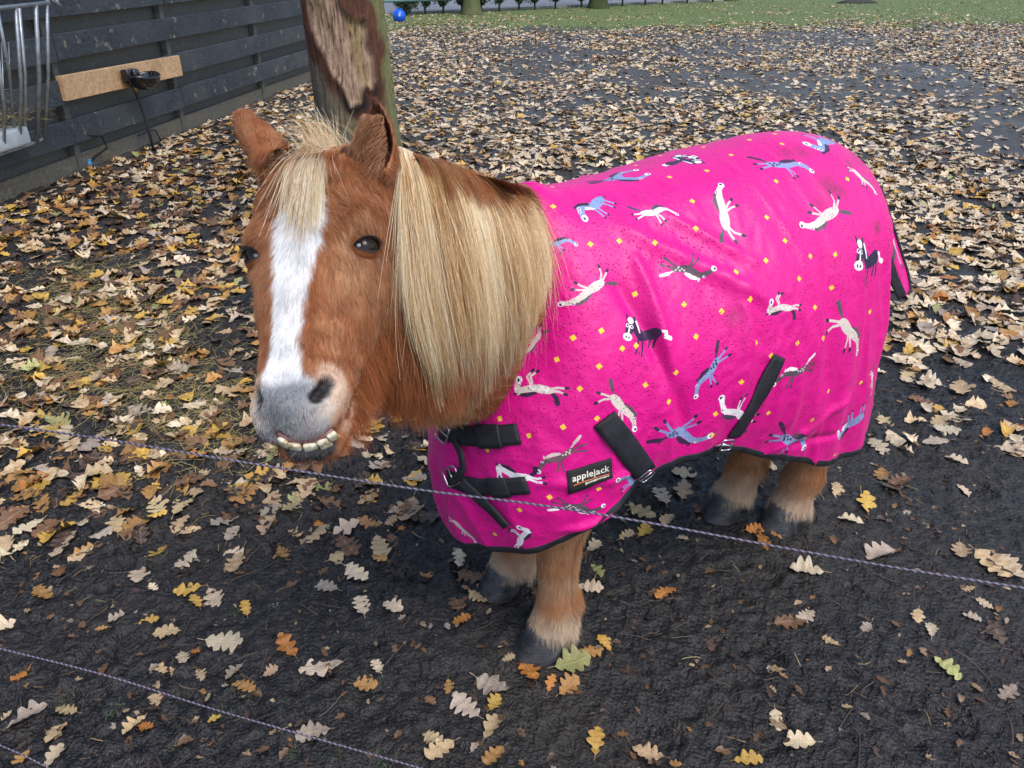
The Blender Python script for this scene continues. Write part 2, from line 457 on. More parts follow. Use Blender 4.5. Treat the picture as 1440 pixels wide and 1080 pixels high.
_rt = grid_faces(NU, NV)
_mir = np.array([1, -1, 1])
_V2 = np.concatenate([RW.reshape(-1, 3), b2w(RQ * _mir).reshape(-1, 3)]); _N2 = np.concatenate([(b2w(RNrm) - PO).reshape(-1, 3), (b2w(RNrm * _mir) - PO).reshape(-1, 3)]); _VV = np.concatenate([vv.ravel(), vv.ravel()])
from mathutils.kdtree import KDTree
_kd = KDTree(len(_V2[::3])); 
for _i, _p in enumerate(_V2[::3]): _kd.insert(_p, _i)
_kd.balance()
_q = w2b(BV)
for _i in np.where((_q[:, 0] < .68) & (_q[:, 2] > .36))[0]:          # the cloth lies over the coat: keep the body under it
    _p, _j, _d = _kd.find(BV[_i]); _j *= 3; _n = _N2[_j]; _v = _VV[_j]
    if _v > NROW - 1.25 or _d > .09: continue
    _s = (BV[_i] - _V2[_j]) @ _n; _t = (-.004 if BV[_i][2] > .98 else -.008) - .010 * min(1, _v / .5)
    if _v < .02 and _d > (.010 if BV[_i][2] > .98 else .040): continue
    if _s > _t: BV[_i] = BV[_i] + _n * (_t - _s)
# ------------------------------------------------------------------ sculpting the head
def brush(c, vec, rad, axes=None):
    """push vertices near world point c along vec; rad = radius or three radii along the rows of axes"""
    global BV
    d = BV - np.asarray(c, float)
    if axes is None: w = np.exp(-(d * d).sum(1) / rad ** 2)
    else: w = np.exp(-sum(((d @ ax) / r) ** 2 for ax, r in zip(axes, rad)))
    BV = BV + w[:, None] * np.asarray(vec, float)
def push_body():
    mb.vertices.foreach_set('co', BV.astype(np.float32).ravel()); mb.update()
push_body()
def body_bvh():
    me = mb; me.calc_loop_triangles()
    T = np.empty(len(me.loop_triangles) * 3, np.int32); me.loop_triangles.foreach_get('vertices', T)
    return BVHTree.FromPolygons([tuple(v) for v in BV], T.reshape(-1, 3).tolist())
bvh = body_bvh()
def cast(tree, px, py, off=0.0):
    r = nrm(ray(px, py)); h = tree.ray_cast(Vector(CP), Vector(r))
    if h[0] is None: return None, None
    n = np.array(h[1]); n = n if n @ r < 0 else -n
    return np.array(h[0]) + n * off, n
for sx in (1, -1):
    eye = h2w([sx * .090, .002, -.034])
    brush(h2w([sx * .084, -.030, -.014]), (HX * sx * .35 + HN * .9) * .009, .026)        # brow
    brush(h2w([sx * .080, -.075, -.006]), -HN * .008, .028)                              # hollow above the eye
    brush(h2w([sx * .078, .045, -.030]), -(HX * sx) * .006, .022)                        # below the eye
    brush(h2w([sx * .078, .065, -.070]), (HX * sx) * .006, (.05, .05, .012), (HD, HX, HN))  # facial crest
    brush(h2w([sx * .055, .110, -.012]), -(HX * sx * .6 + HN * .5) * .007, .035)
    # nostril: raised wing round a deep comma
    brush(h2w([sx * .054, .196, -.006]), (HX * sx * .7 + HN * .5) * .007, .022)
    brush(h2w([sx * .034, .176, .004]), HN * .003, .02)
brush(h2w([0, .222, .002]), HN * .010, (.03, .02, .03), (HX, HD, HN))                    # upper lip bulge
brush(h2w([0, .190, .004]), -HN * .004, (.025, .012, .03), (HX, HD, HN))
push_body(); bvh = body_bvh()
NOS = []
for sx in (1, -1):
    for (x, d, amt, rr) in ((.047, .202, .024, .0090), (.038, .210, .016, .0065), (.052, .193, .018, .0080)):
        c = h2w([sx * x, d, 0]); h = bvh.ray_cast(Vector(c + (HN * .7 + HX * sx * .5) * .08), Vector(-nrm(HN * .8 + HX * sx * .5)))
        if h[0] is not None:
            dn = -nrm(HN * .55 + HX * sx * .8); brush(np.array(h[0]), dn * amt, rr); NOS.append((np.array(h[0]), dn, rr))
push_body(); bvh = body_bvh()
# eyes: where they look out of the head
EYES = []
for px, py, sx in ((519, 344, 1), (349, 347, -1)):
    P, n = cast(bvh, px, py)
    if P is None or sx < 0:
        q = w2h(EYES[0][0]); tgt = h2w([-q[0] + .005, q[1] - .006, q[2] + .017]); hh = bvh.find_nearest(Vector(tgt)); P, n = np.array(hh[0]), np.array(hh[1])
    out = nrm(nrm(n) * .6 + HX * sx * (.6 if sx > 0 else .3) + HN * (.35 if sx > 0 else .75))
    EYES.append((P, out, sx))
EYE_AX = []
for P, out, sx in EYES:
    ax = nrm(HX * sx * -.0 + nrm(np.cross(HD, out)) * sx * 1.0)       # along the eye slit
    ax = ax - out * (ax @ out); ax = nrm(ax)
    if ax @ HN < 0: ax = -ax
    ax = nrm(ax + HD * .18); upv = nrm(np.cross(out, ax)); upv = upv if upv @ HD < 0 else -upv
    EYE_AX.append((ax, upv))
    brush(P, -out * .013, (.0200, .0130, .02), (ax, upv, out))
push_body()
# mouth: a dent along the line of the teeth
MOUTH = [(391, 612), (402, 619), (419, 623), (438, 623), (456, 617), (468, 607), (480, 594), (490, 578)]
bvh = body_bvh(); MP = []
for p in MOUTH:
    P, n = cast(bvh, *p)
    if P is not None: MP.append((P, n))
for P, n in MP[:6]: brush(P, -n * .0032, .0085)
for P, n in MP[6:]: brush(P, -n * .005, .005)
for p in ((398, 630), (412, 637), (430, 639), (448, 635), (463, 627), (476, 612), (487, 596)):
    P, n = cast(bvh, *p)
    if P is not None: brush(P, n * .004, .008)
push_body(); bvh = body_bvh()
mb.calc_loop_triangles()
BT = np.empty(len(mb.loop_triangles) * 3, np.int32); mb.loop_triangles.foreach_get('vertices', BT); BT = BT.reshape(-1, 3)

# ------------------------------------------------------------------ coat colour (real markings of the animal)
CHEST = np.array([.30, .098, .034]); DEEP = np.array([.17, .052, .018]); SAND = np.array([.46, .255, .13]); CREAM = np.array([.70, .58, .45])
WHITE = np.array([.76, .76, .765]); GREYM = np.array([.20, .21, .225]); DARKS = np.array([.035, .033, .036])
def lerp(a, b, t): return a + (b - a) * t[..., None]
MPA = np.array([p for p, n in MP]); 
def head_weight(P):
    q = w2h(P); b = w2b(P)
    return q, np.where((q[:, 1] > -.22) & (q[:, 1] < .32) & (q[:, 2] > -.27 - .0) & (np.abs(q[:, 0]) < .16) & (b[:, 2] > .70) & (b[:, 0] > .66), 1.0, 0.0)
def coat_color(P, r=None):
    P = np.asarray(P, float); q, hw = head_weight(P); b = w2b(P)
    n1 = fbm(P * 14, 3); n2_ = fbm(P * 45 + 9, 3)
    col = np.broadcast_to(CHEST, P.shape).copy()
    col = lerp(col, DEEP, np.clip(.35 + n1 * .9, 0, .8) * .75)
    col = lerp(col, SAND, np.clip(.12 + n2_ * .7, 0, .5))
    # head
    x, d, n = q[:, 0] , q[:, 1], q[:, 2]
    H_ = hw > .5
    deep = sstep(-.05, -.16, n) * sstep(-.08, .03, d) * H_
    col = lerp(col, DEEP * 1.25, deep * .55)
    sand = H_ * np.exp(-((np.abs(x) - .072) / .03) ** 2 - ((d - .03) / .05) ** 2) * .5
    col = lerp(col, SAND, sand)
    wob = n2_ * .012 + n1 * .006
    bx = x + .006 + .10 * np.clip(d - .0, 0, 1) * .0
    bw = np.interp(d, [-.09, -.07, -.03, .0, .04, .08, .12, .15, .175, .20], [.0, .026, .037, .034, .027, .023, .021, .022, .030, .042])
    cx = np.interp(d, [-.08, 0, .08, .15, .2], [.004, -.004, -.012, -.010, -.004])
    blaze = H_ * (n > -.03) * sstep(.004, -.004, np.abs(x - cx) - bw + wob) * sstep(.215, .190, d) * (d > -.10)
    col = lerp(col, WHITE, blaze)
    # muzzle: grey skin with pink and pale rims
    mz = H_ * sstep(.176, .196, d + wob * .6 - .10 * np.clip(np.abs(x) - .05, 0, 1))
    front = sstep(.062, .050, np.abs(x) + np.clip(-n - .018, 0, 1) * .55 + n2_ * .012)
    grey = lerp(np.broadcast_to(GREYM, P.shape).copy(), np.array([.58, .50, .48]), np.clip(.35 + n1 * 2.2 + n2_ * 1.2, 0, 1) * .6); grey = lerp(grey, np.array([.09, .095, .11]), np.exp(-((x + .012) / .012) ** 2 - ((d - .228) / .018) ** 2) * .6)
    chin = H_ * sstep(.250, .262, d + .6 * np.clip(np.abs(x) - .02, 0, 1)) * sstep(-.020, -.036, n)
    col = lerp(col, grey, mz * front * (1 - chin))
    col = lerp(col, CREAM, mz * (1 - front) * .22 * (1 - chin))
    rim = np.zeros(len(P)); hole = np.zeros(len(P)); inn_ = np.zeros(len(P))
    for c, dn, rr_ in NOS:
        e_ = P - c; al_ = e_ @ dn; dd = np.linalg.norm(e_ - al_[:, None] * dn, axis=1) + np.where((al_ > -.012) & (al_ < .035), 0, .1); inn_ = np.maximum(inn_, np.where(dd < .016, al_, 0)); rim = np.maximum(rim, np.exp(-((dd - .023) / .006) ** 2)); hole = np.maximum(hole, sstep(.0118, .0085, dd))
    col = lerp(col, CREAM, rim * .55 * H_ * sstep(.030, .050, np.abs(x))); col = lerp(col, np.array([.085, .085, .09]), hole * .9 * H_); col = lerp(col, DARKS * .6, np.clip(hole * 1.0, 0, 1) ** 3 * sstep(.0, .014, inn_) * H_)
    mouth = np.zeros(len(P))
    for c in MPA[:6]: mouth = np.maximum(mouth, sstep(.0085, .0060, np.linalg.norm(P - c, axis=1)))
    for c in MPA[6:]: mouth = np.maximum(mouth, sstep(.0075, .004, np.linalg.norm(P - c, axis=1)))
    lip = np.zeros(len(P))
    for c in MPA: lip = np.maximum(lip, sstep(.022, .012, np.linalg.norm(P - (c + HD * .010 - HN * .006), axis=1)))
    low = H_ * (d > .262 - .35 * np.clip(np.abs(x) - .015, 0, 1)) * lip
    col = lerp(col, np.array([.035, .035, .040]), low)
    col = lerp(col, np.array([.16, .055, .05]), mouth)
    for (Pe, out, sx), (ax, upv) in zip(EYES, EYE_AX):
        e = np.sqrt((((P - Pe) @ ax) / .0205) ** 2 + (((P - Pe) @ upv) / .0150) ** 2 + (((P - Pe) @ out) / .03) ** 2)
        col = lerp(col, DARKS, sstep(1.15, .85, e)); col = lerp(col, DEEP * .8, sstep(1.6, 1.15, e) * .5)
    for E_ in ():
        a_e = nrm(E_[1] - E_[0]); o_e = nrm(E_[2] - a_e * (E_[2] @ a_e)); r_e = P - E_[0]; t_e = r_e @ a_e; le = np.linalg.norm(E_[1] - E_[0]); rad_e = np.linalg.norm(r_e - t_e[:, None] * a_e, axis=1)
        ine = (t_e > .02) & (t_e < le * .97) & (rad_e < E_[3] * 1.3); inn_e = ine * sstep(E_[3] * .80, E_[3] * .55, rad_e + .012 * np.sign((r_e @ o_e)) * 0)
        col = lerp(col, DEEP * .9, ine * .45); col = lerp(col, DEEP * .35, inn_e * .8)
    # legs
    lg = (1 - hw) * sstep(.62, .36, b[:, 2])
    fr = b[:, 0] > 0
    band = np.interp(b[:, 2], [.05, .10, .125, .15, .20, .30, .5], [.95, .85, .45, .08, .30, .15, .0])
    bandh = np.interp(b[:, 2], [.05, .10, .135, .165, .22, .30, .5], [.95, .85, .3, .0, .05, .1, .0])
    pale = np.clip(np.where(fr, band, bandh) + n1 * .35 * (band > .02), 0, 1)
    col = lerp(col, np.array([.44, .205, .085]), lg * .8)
    col = lerp(col, np.array([.64, .51, .38]), lg * pale)
    return np.clip(col, .01, .9)
def in_ear(P, N):
    m = np.zeros(len(P), bool)
    for E_ in (EAR_L, EAR_R):
        a_e = nrm(E_[1] - E_[0]); o_e = nrm(E_[2] - a_e * (E_[2] @ a_e)); le = np.linalg.norm(E_[1] - E_[0]); r_e = P - E_[0]; t_e = r_e @ a_e; axisv = r_e - t_e[:, None] * a_e + o_e * 0
        m |= (t_e > .015) & (t_e < le * .96) & (np.linalg.norm(axisv, axis=1) < E_[3] * 1.25) & ((N * axisv).sum(1) < -.0005)
    return m
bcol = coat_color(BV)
vn = np.empty(nv_ * 3, np.float32); mb.vertices.foreach_get('normal', vn); vn = vn.reshape(-1, 3)
if (vn * (BV - BV.mean(0))).sum() < 0: vn = -vn
_ie = in_ear(BV, vn); bcol[_ie] = DEEP * .35
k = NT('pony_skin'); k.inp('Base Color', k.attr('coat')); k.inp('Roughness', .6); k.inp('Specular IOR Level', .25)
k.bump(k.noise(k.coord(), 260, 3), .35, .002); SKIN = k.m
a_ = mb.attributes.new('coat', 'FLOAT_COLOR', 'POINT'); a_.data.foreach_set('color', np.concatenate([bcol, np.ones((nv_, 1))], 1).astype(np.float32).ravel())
mb.materials.clear(); mb.materials.append(SKIN); mb.name = 'body'

pony = empty('pony', tuple(PO)); tag(pony, 'chestnut pony with white blaze and blond mane baring its teeth, in a pink rug', 'pony')
def under(o, root): o.matrix_parent_inverse = root.matrix_world.inverted() if False else o.matrix_parent_inverse; return o
from mathutils import Matrix
def keep(o, root, loc=None):
    """parent o (built in world coordinates) to a root standing at loc"""
    o.parent = root; o.matrix_parent_inverse = Matrix.Translation(-Vector(loc if loc is not None else root.location)); return o
body = keep(link(bpy.data.objects.new('body', mb)), pony)

# ------------------------------------------------------------------ hair
def hair_mat(name, rough=.45, spec=.35):
    k = NT(name); at = k.attr('hcol'); hi = k.n('ShaderNodeHairInfo')
    v = k.math('ADD', k.math('MULTIPLY', hi.outputs['Random'], .45), .78)
    k.inp('Base Color', k.mix(1.0, at, v, 'MULTIPLY')); k.inp('Roughness', rough); k.inp('Specular IOR Level', spec)
    return k.m
FUR, LONGH = hair_mat('pony_fur', .5, .3), hair_mat('pony_mane', .30, .5)
def hair_obj(name, pts, rad, col, mat, root, loc, tip=.25):
    """pts (N, K, 3) strands"""
    N, K = pts.shape[:2]
    cu = bpy.data.hair_curves.new(name); cu.add_curves([K] * N)
    cu.position_data.foreach_set('vector', pts.astype(np.float32).ravel())
    r = np.broadcast_to(np.asarray(rad, float).reshape(-1, 1), (N, K)) * np.linspace(1, tip, K)[None]
    ra = cu.attributes.get('radius') or cu.attributes.new('radius', 'FLOAT', 'POINT'); ra.data.foreach_set('value', r.astype(np.float32).ravel())
    ca = cu.attributes.new('hcol', 'FLOAT_COLOR', 'CURVE'); ca.data.foreach_set('color', np.concatenate([col, np.ones((N, 1))], 1).astype(np.float32).ravel())
    cu.materials.append(mat)
    return keep(link(bpy.data.objects.new(name, cu)), root, loc)
def sample(V, T, dens, r_=None):
    """dens: per-vertex strands per square metre"""
    r_ = r_ or rng
    A, B, C = V[T[:, 0]], V[T[:, 1]], V[T[:, 2]]; N = np.cross(B - A, C - A); ar = np.linalg.norm(N, axis=1) / 2
    ex = ar * dens[T].mean(1); n = r_.poisson(ex); idx = np.repeat(np.arange(len(T)), n)
    u, v = r_.random(len(idx)), r_.random(len(idx)); f = u + v > 1; u[f], v[f] = 1 - u[f], 1 - v[f]
    P = A[idx] + (B - A)[idx] * u[:, None] + (C - A)[idx] * v[:, None]
    return P, nrm(N[idx]), idx
vn = np.empty(nv_ * 3, np.float32); mb.vertices.foreach_get('normal', vn); vn = vn.reshape(-1, 3)
if (vn * (BV - BV.mean(0))).sum() < 0: vn = -vn
qv, hwv = head_weight(BV); bb = w2b(BV)
neck_z = (bb[:, 0] > .30) & (hwv < .5) & (bb[:, 2] > .55)
leg_z = (bb[:, 2] < .56) & (hwv < .5)
dens = np.zeros(nv_); dens[hwv > .5] = 520000; dens[neck_z] = 200000; dens[leg_z] = 330000
dens *= np.where((hwv > .5) & (qv[:, 1] > .185), 1.0, 1)
for c, dn, rr_ in NOS:
    e_ = BV - c; al_ = e_ @ dn; dens *= sstep(.007, .013, np.linalg.norm(e_ - al_[:, None] * dn, axis=1) + np.where((al_ > -.012) & (al_ < .035), 0, .1))
for c in MPA: dens *= sstep(.006, .011, np.linalg.norm(BV - c, axis=1))
for (Pe, out, sx), (ax, upv) in zip(EYES, EYE_AX):
    e = np.sqrt((((BV - Pe) @ ax) / .0205) ** 2 + (((BV - Pe) @ upv) / .0150) ** 2 + (((BV - Pe) @ out) / .03) ** 2); dens *= sstep(.88, 1.05, e)
facing = (vn * nrm(CP - BV)).sum(1); dens *= np.where(facing < -.35, .25, 1)
P, N, ti = sample(BV, BT, dens); N = nrm(vn[BT[ti]].mean(1))
q, hw = head_weight(P); b = w2b(P); hd = hw > .5
vnz = np.stack([fbm(P * 38 + k * 31, 2) for k in range(3)], -1); vfz = np.stack([noise3(P * 170 + k * 13) for k in range(3)], -1)
dirv = np.zeros_like(P)
x, d, n = q[:, 0], q[:, 1], q[:, 2]
hdir = HD[None] * 1.0 + HX[None] * (np.sign(x) * np.clip(np.abs(x) * 7, 0, .8) * sstep(.19, .10, d))[:, None]
hdir += -HN[None] * (sstep(-.03, -.12, n) * .9)[:, None]
whorl = np.exp(-(x / .05) ** 2 - ((d + .035) / .045) ** 2)
hdir = hdir + (HX[None] * (x / .03)[:, None] + HD[None] * ((d + .035) / .05)[:, None]) * whorl[:, None] * 1.1
ndir = PF[None] * -.55 + np.array([0, 0, -1.])[None] * .8 + RT * .0
ldir = np.array([0, 0, -1.])[None] + N * .1
legm = (b[:, 2] < .56) & ~hd
dirv = np.where(hd[:, None], hdir, np.where(legm[:, None], ldir, ndir))
earm = hd & (np.asarray((P - h2w([0, -.15, 0])) @ HD) < -.0) & (d < -.155)
earm |= hd & (P @ UP > (h2w([0, -.165, 0]) @ UP)) & (np.abs(x) > .045)
dirv[earm] = (UP * .9)[None] + np.sign(x[earm])[:, None] * HX[None] * .15
dirv = dirv + vnz * .55 + vfz * .35
dirv = nrm(dirv - N * (dirv * N).sum(1)[:, None])
Ls = np.full(len(P), .016)
Ls[hd] = np.interp(d[hd], [-.17, -.05, .05, .14, .19, .25], [.020, .014, .013, .012, .0085, .0065]) * (1 + 1.3 * sstep(-.09, -.19, n[hd]))
Ls[~hd & ~legm] = .019
Ls[legm] = np.interp(b[legm, 2], [.05, .09, .13, .18, .3, .5], [.026, .027, .022, .018, .017, .017])
back = legm & ((N @ PF) < -.2); Ls[back] *= 1.7
Ls[earm] = .009
inear = in_ear(P, N)
Ls[inear] = .004
_nl = np.concatenate([b2w(RQ[:int(4.0 / (NCOL - 1) * NU), 0]), b2w(RQ[:int(4.0 / (NCOL - 1) * NU), 0] * _mir)]); _k2 = KDTree(len(_nl)); [_k2.insert(p_, i_) for i_, p_ in enumerate(_nl)]; _k2.balance()
_near = np.where(~hd & ~legm)[0]; _dn = np.array([_k2.find(P[i_])[2] for i_ in _near]); Ls[_near] *= .3 + .7 * sstep(.015, .07, _dn)
Ls *= rng.uniform(.65, 1.25, len(P))
lift = np.where(hd, .28, .30); lift[legm] = .45; lift = lift + rng.normal(0, .10, len(P)) + vnz[:, 0] * .25
K = 4; tt_ = np.linspace(0, 1, K)
pts = np.empty((len(P), K, 3)); cur = P - N * .001; pts[:, 0] = cur
for i in range(1, K):
    st_ = dirv + N * (lift * (1.35 - .8 * tt_[i]))[:, None] + np.array([0, 0, -.10 * tt_[i]]) + vfz[:, ::-1] * .12 * tt_[i]
    cur = cur + nrm(st_) * (Ls / (K - 1))[:, None]; pts[:, i] = cur
hc = coat_color(P); hc *= rng.uniform(.78, 1.25, (len(P), 1)); gold = rng.random(len(P)) < .10
hc[inear] *= .42; gold &= ~inear; hc[gold] = hc[gold] * .6 + np.array([.62, .42, .26]) * .4
hc *= (1 + vnz[:, 1:2] * .35)
mzs = hd & (d > .19) & (hc.max(1) - hc.min(1) < .12); hc[mzs] *= rng.choice([.35, .8, 1.5, 2.2], (mzs.sum(), 1)); print('coat strands', len(P))
coat = hair_obj('coat', pts, rng.uniform(.00013, .00022, len(P)), np.clip(hc, .004, .92), FUR, pony, PO)

# beard under the jaw, ear tufts, whiskers
def tufts(cands, count, length, ddir, jit, colr, rad=.00018, K=7, grav=.4):
    cands = np.asarray(cands); i = rng.integers(0, len(cands), count); R0 = BV[cands[i]] + rng.normal(0, .0015, (count, 3)); Nn = vn[cands[i]]
    D0 = nrm(np.asarray(ddir)[None] + Nn * .35 + rng.normal(0, jit, (count, 3)) + np.stack([noise3(R0 * 55 + k * 7) for k in range(3)], -1) * .8)
    L_ = length * rng.uniform(.45, 1.15, count); out = np.empty((count, K, 3)); c = R0; out[:, 0] = c
    for j in range(1, K):
        D0 = nrm(D0 + np.array([0, 0, -grav / K]) + rng.normal(0, .03, (count, 3))); c = c + D0 * (L_ / (K - 1))[:, None]; out[:, j] = c
    cc = np.asarray(colr)[None] * rng.uniform(.6, 1.35, (count, 1)); return out, np.full(count, rad), cc
sets = []
m_ = np.where((hwv > .5) & (qv[:, 1] > .03) & (qv[:, 1] < .22) & (qv[:, 2] < -.055 - .35 * np.clip(.22 - qv[:, 1], 0, 1)))[0]
sets.append(tufts(m_, 19000, .056, nrm(HD * .5 - HN * .6) + np.array([0, 0, -.7]), .25, CHEST * 1.15))
m_ = np.where((hwv > .5) & (qv[:, 1] > .215) & (qv[:, 2] < -.07))[0]
if len(m_): sets.append(tufts(m_, 1800, .016, HD * .6 + np.array([0, 0, -.6]), .3, CHEST * 1.2))
m_ = np.where((bb[:, 0] > .45) & (hwv < .5) & (bb[:, 2] > .6) & (bb[:, 2] < .82) & ((vn @ UP) < .1))[0]
m_ = m_[[_k2.find(BV[i_])[2] > .05 for i_ in m_]]
sets.append(tufts(m_, 9000, .024, np.array([0, 0, -.7]) + PF * .5, .25, SAND * .75))
beard = hair_obj('throat_hair', np.concatenate([s[0] for s in sets]), np.concatenate([s[1] for s in sets]), np.clip(np.concatenate([s[2] for s in sets]), 0, .9), FUR, pony, PO)
et = []
for (eb, tp, op, wd_, _w), cnt in ((EAR_L, 2600), (EAR_R, 500)):
    ax = nrm(tp - eb); op = nrm(op - ax * (op @ ax)); sdv = np.cross(ax, op)
    for s_ in (1, -1):
        t = rng.random(cnt) ** 1.2 * .75; R0 = eb + ax * (t * np.linalg.norm(tp - eb))[:, None] + sdv * s_ * (wd_ * np.interp(t, [0, .4, .85, 1], [.8, .95, .4, .05]) * rng.uniform(.2, .85, cnt))[:, None] * 1.0 - op * (wd_ * .15 * rng.random(cnt))[:, None]
        D0 = nrm(op * .5 - sdv * s_ * .9 * rng.uniform(.2, 1, cnt)[:, None] - ax * .5 + rng.normal(0, .25, (cnt, 3))); L_ = .026 * rng.uniform(.4, 1.2, cnt)
        o = np.empty((cnt, 5, 3)); c = R0; o[:, 0] = c
        for j in range(1, 5): D0 = nrm(D0 + np.array([0, 0, -.15])); c = c + D0 * (L_ / 4)[:, None]; o[:, j] = c
        et.append((o, np.full(cnt, .00016), np.where(rng.random((cnt, 1)) < .35, SAND * 1.1, CHEST * .6)))
hair_obj('ear_hair', np.concatenate([e[0] for e in et]), np.concatenate([e[1] for e in et]), np.concatenate([e[2] for e in et]), FUR, pony, PO)
m_ = np.where((hwv > .5) & (qv[:, 1] > .19) & (qv[:, 1] < .30) & (facing > 0))[0]
w_, wr, wc = tufts(m_, 60, .028, HD * .3 + HN * .3, .5, np.array([.6, .5, .42]), .00008, 6, .15)
hair_obj('whiskers', w_, wr, np.clip(wc, 0, .9), LONGH, pony, PO, .2)

# eyes
k = NT('pony_eye'); vec = k.coord(); k.inp('Base Color', k.ramp(k.noise(vec, 60, 3), [(.35, (.006, .005, .006)), (.75, (.035, .016, .009))]))
k.inp('Roughness', .07); k.inp('Specular IOR Level', .3); EYEM = k.m
LIDM = simple_mat('pony_eyelid', (.022, .017, .017), .45, 0, .3, 300); RIMM = simple_mat('pony_eye_corner', (.40, .38, .40), .3)
for (Pe, out, sx), (ax, upv) in zip(EYES, EYE_AX):
    c = Pe - out * .0150; th, ph = np.meshgrid(np.linspace(0, math.pi, 25), np.linspace(0, 2 * math.pi, 33)[:-1], indexing='ij')
    V = c + .0190 * ((np.sin(th) * np.cos(ph))[..., None] * ax + (np.sin(th) * np.sin(ph))[..., None] * upv + np.cos(th)[..., None] * out)
    eo = keep(mesh_obj('eye', V.reshape(-1, 3), grid_faces(25, 32, True), EYEM), pony)
    na_, nr_ = 56, 12; a = np.arange(na_) / na_ * 2 * math.pi
    def almond(a): 
        k_ = np.abs(np.cos(a)) ** 3; return np.cos(a) * .0185, np.sin(a) * np.where(np.sin(a) > 0, .0098, .0086) * (1 - .35 * k_) - .0012 * np.cos(a)
    def lidpt(a, t=0.0, r_=.0204):
        ex, ey = almond(a); ox, oy = np.cos(a) * .0202, np.sin(a) * .0202; x_ = ex + (ox - ex) * t; y_ = ey + (oy - ey) * t
        f_ = np.minimum(np.hypot(x_, y_) / r_, .995); return c + ax * x_[:, None] + upv * y_[:, None] + out * (r_ * np.sqrt(1 - f_ * f_) + .0008 * math.sin(min(t * 4, 1) * math.pi))[:, None]
    LV_ = [lidpt(a, t, .0196 if q == 0 else .0206) for q, t in enumerate(np.r_[0.0, np.linspace(0, 1, nr_ - 1)])]; LP_ = np.array(LV_)
    lc = np.zeros((nr_, na_, 3)); tt2 = np.r_[0, np.linspace(0, 1, nr_ - 1)][:, None, None]; lc[:] = DARKS * .7 + (DEEP * 1.2 - DARKS * .7) * sstep(.10, .45, tt2)
    lf = [[i * na_ + j, (i + 1) * na_ + j, (i + 1) * na_ + (j + 1) % na_, i * na_ + (j + 1) % na_] for i in range(nr_ - 1) for j in range(na_)]
    lo_ = mesh_obj('eyelid', LP_.reshape(-1, 3), lf, SKIN, None, True, {'coat': lc.reshape(-1, 3)}); fix_normals(lo_); Vl, Tl = tri_of(lo_); keep(lo_, pony)
    dl_ = np.full(len(Vl), 450000.) * (np.repeat(np.r_[0, np.linspace(0, 1, nr_ - 1)], na_) > .22); Pl, Nl, tl_ = sample(Vl, Tl, dl_); Nl = np.where(((Nl * (Pl - c)).sum(1) < 0)[:, None], -Nl, Nl)
    Dl = (Pl - c) - out * ((Pl - c) @ out)[:, None]; Dl = nrm(nrm(Dl) * .5 + HD * .8 - HN * .3 + rng.normal(0, .2, Pl.shape)); Dl = nrm(Dl - Nl * (Dl * Nl).sum(1)[:, None]); L4 = rng.uniform(.004, .008, len(Pl)); pl4 = Pl[:, None] + (Dl + Nl * .25)[:, None] * (L4[:, None] * np.linspace(0, 1, 3))[..., None]
    ccl = np.clip(lerp(np.broadcast_to(DEEP, Pl.shape), CHEST * 1.15, rng.random(len(Pl))), 0, .9); hair_obj('eyelid_fur', pl4, np.full(len(Pl), .00015), ccl, FUR, pony, PO)
    P0 = c + nrm(ax * .0140 - upv * .002 + out * .0125) * .0185
    bmm = MB(); th2 = np.linspace(0, math.pi, 9)
    bmm.add(*loft([P0 + .0032 * (np.cos(t) * out + np.sin(t) * (np.cos(np.arange(8) / 8 * 6.283)[:, None] * ax + np.sin(np.arange(8) / 8 * 6.283)[:, None] * upv)) for t in th2]))
    keep(bmm.build('eye_corner', RIMM, None, True), pony)
    # lashes
    cnt = 220; aa = rng.uniform(.25, math.pi - .25, cnt); R0 = lidpt(aa); D0 = nrm(out * .9 + upv * .15 + (R0 - Pe) * 10 + rng.normal(0, .18, (cnt, 3))); o = np.empty((cnt, 5, 3)); cc = R0; o[:, 0] = cc
    for j in range(1, 5): D0 = nrm(D0 - upv * .28); cc = cc + D0 * .0028; o[:, j] = cc
    hair_obj('eyelashes', o, np.full(cnt, .00014), np.full((cnt, 3), .02), FUR, pony, PO)
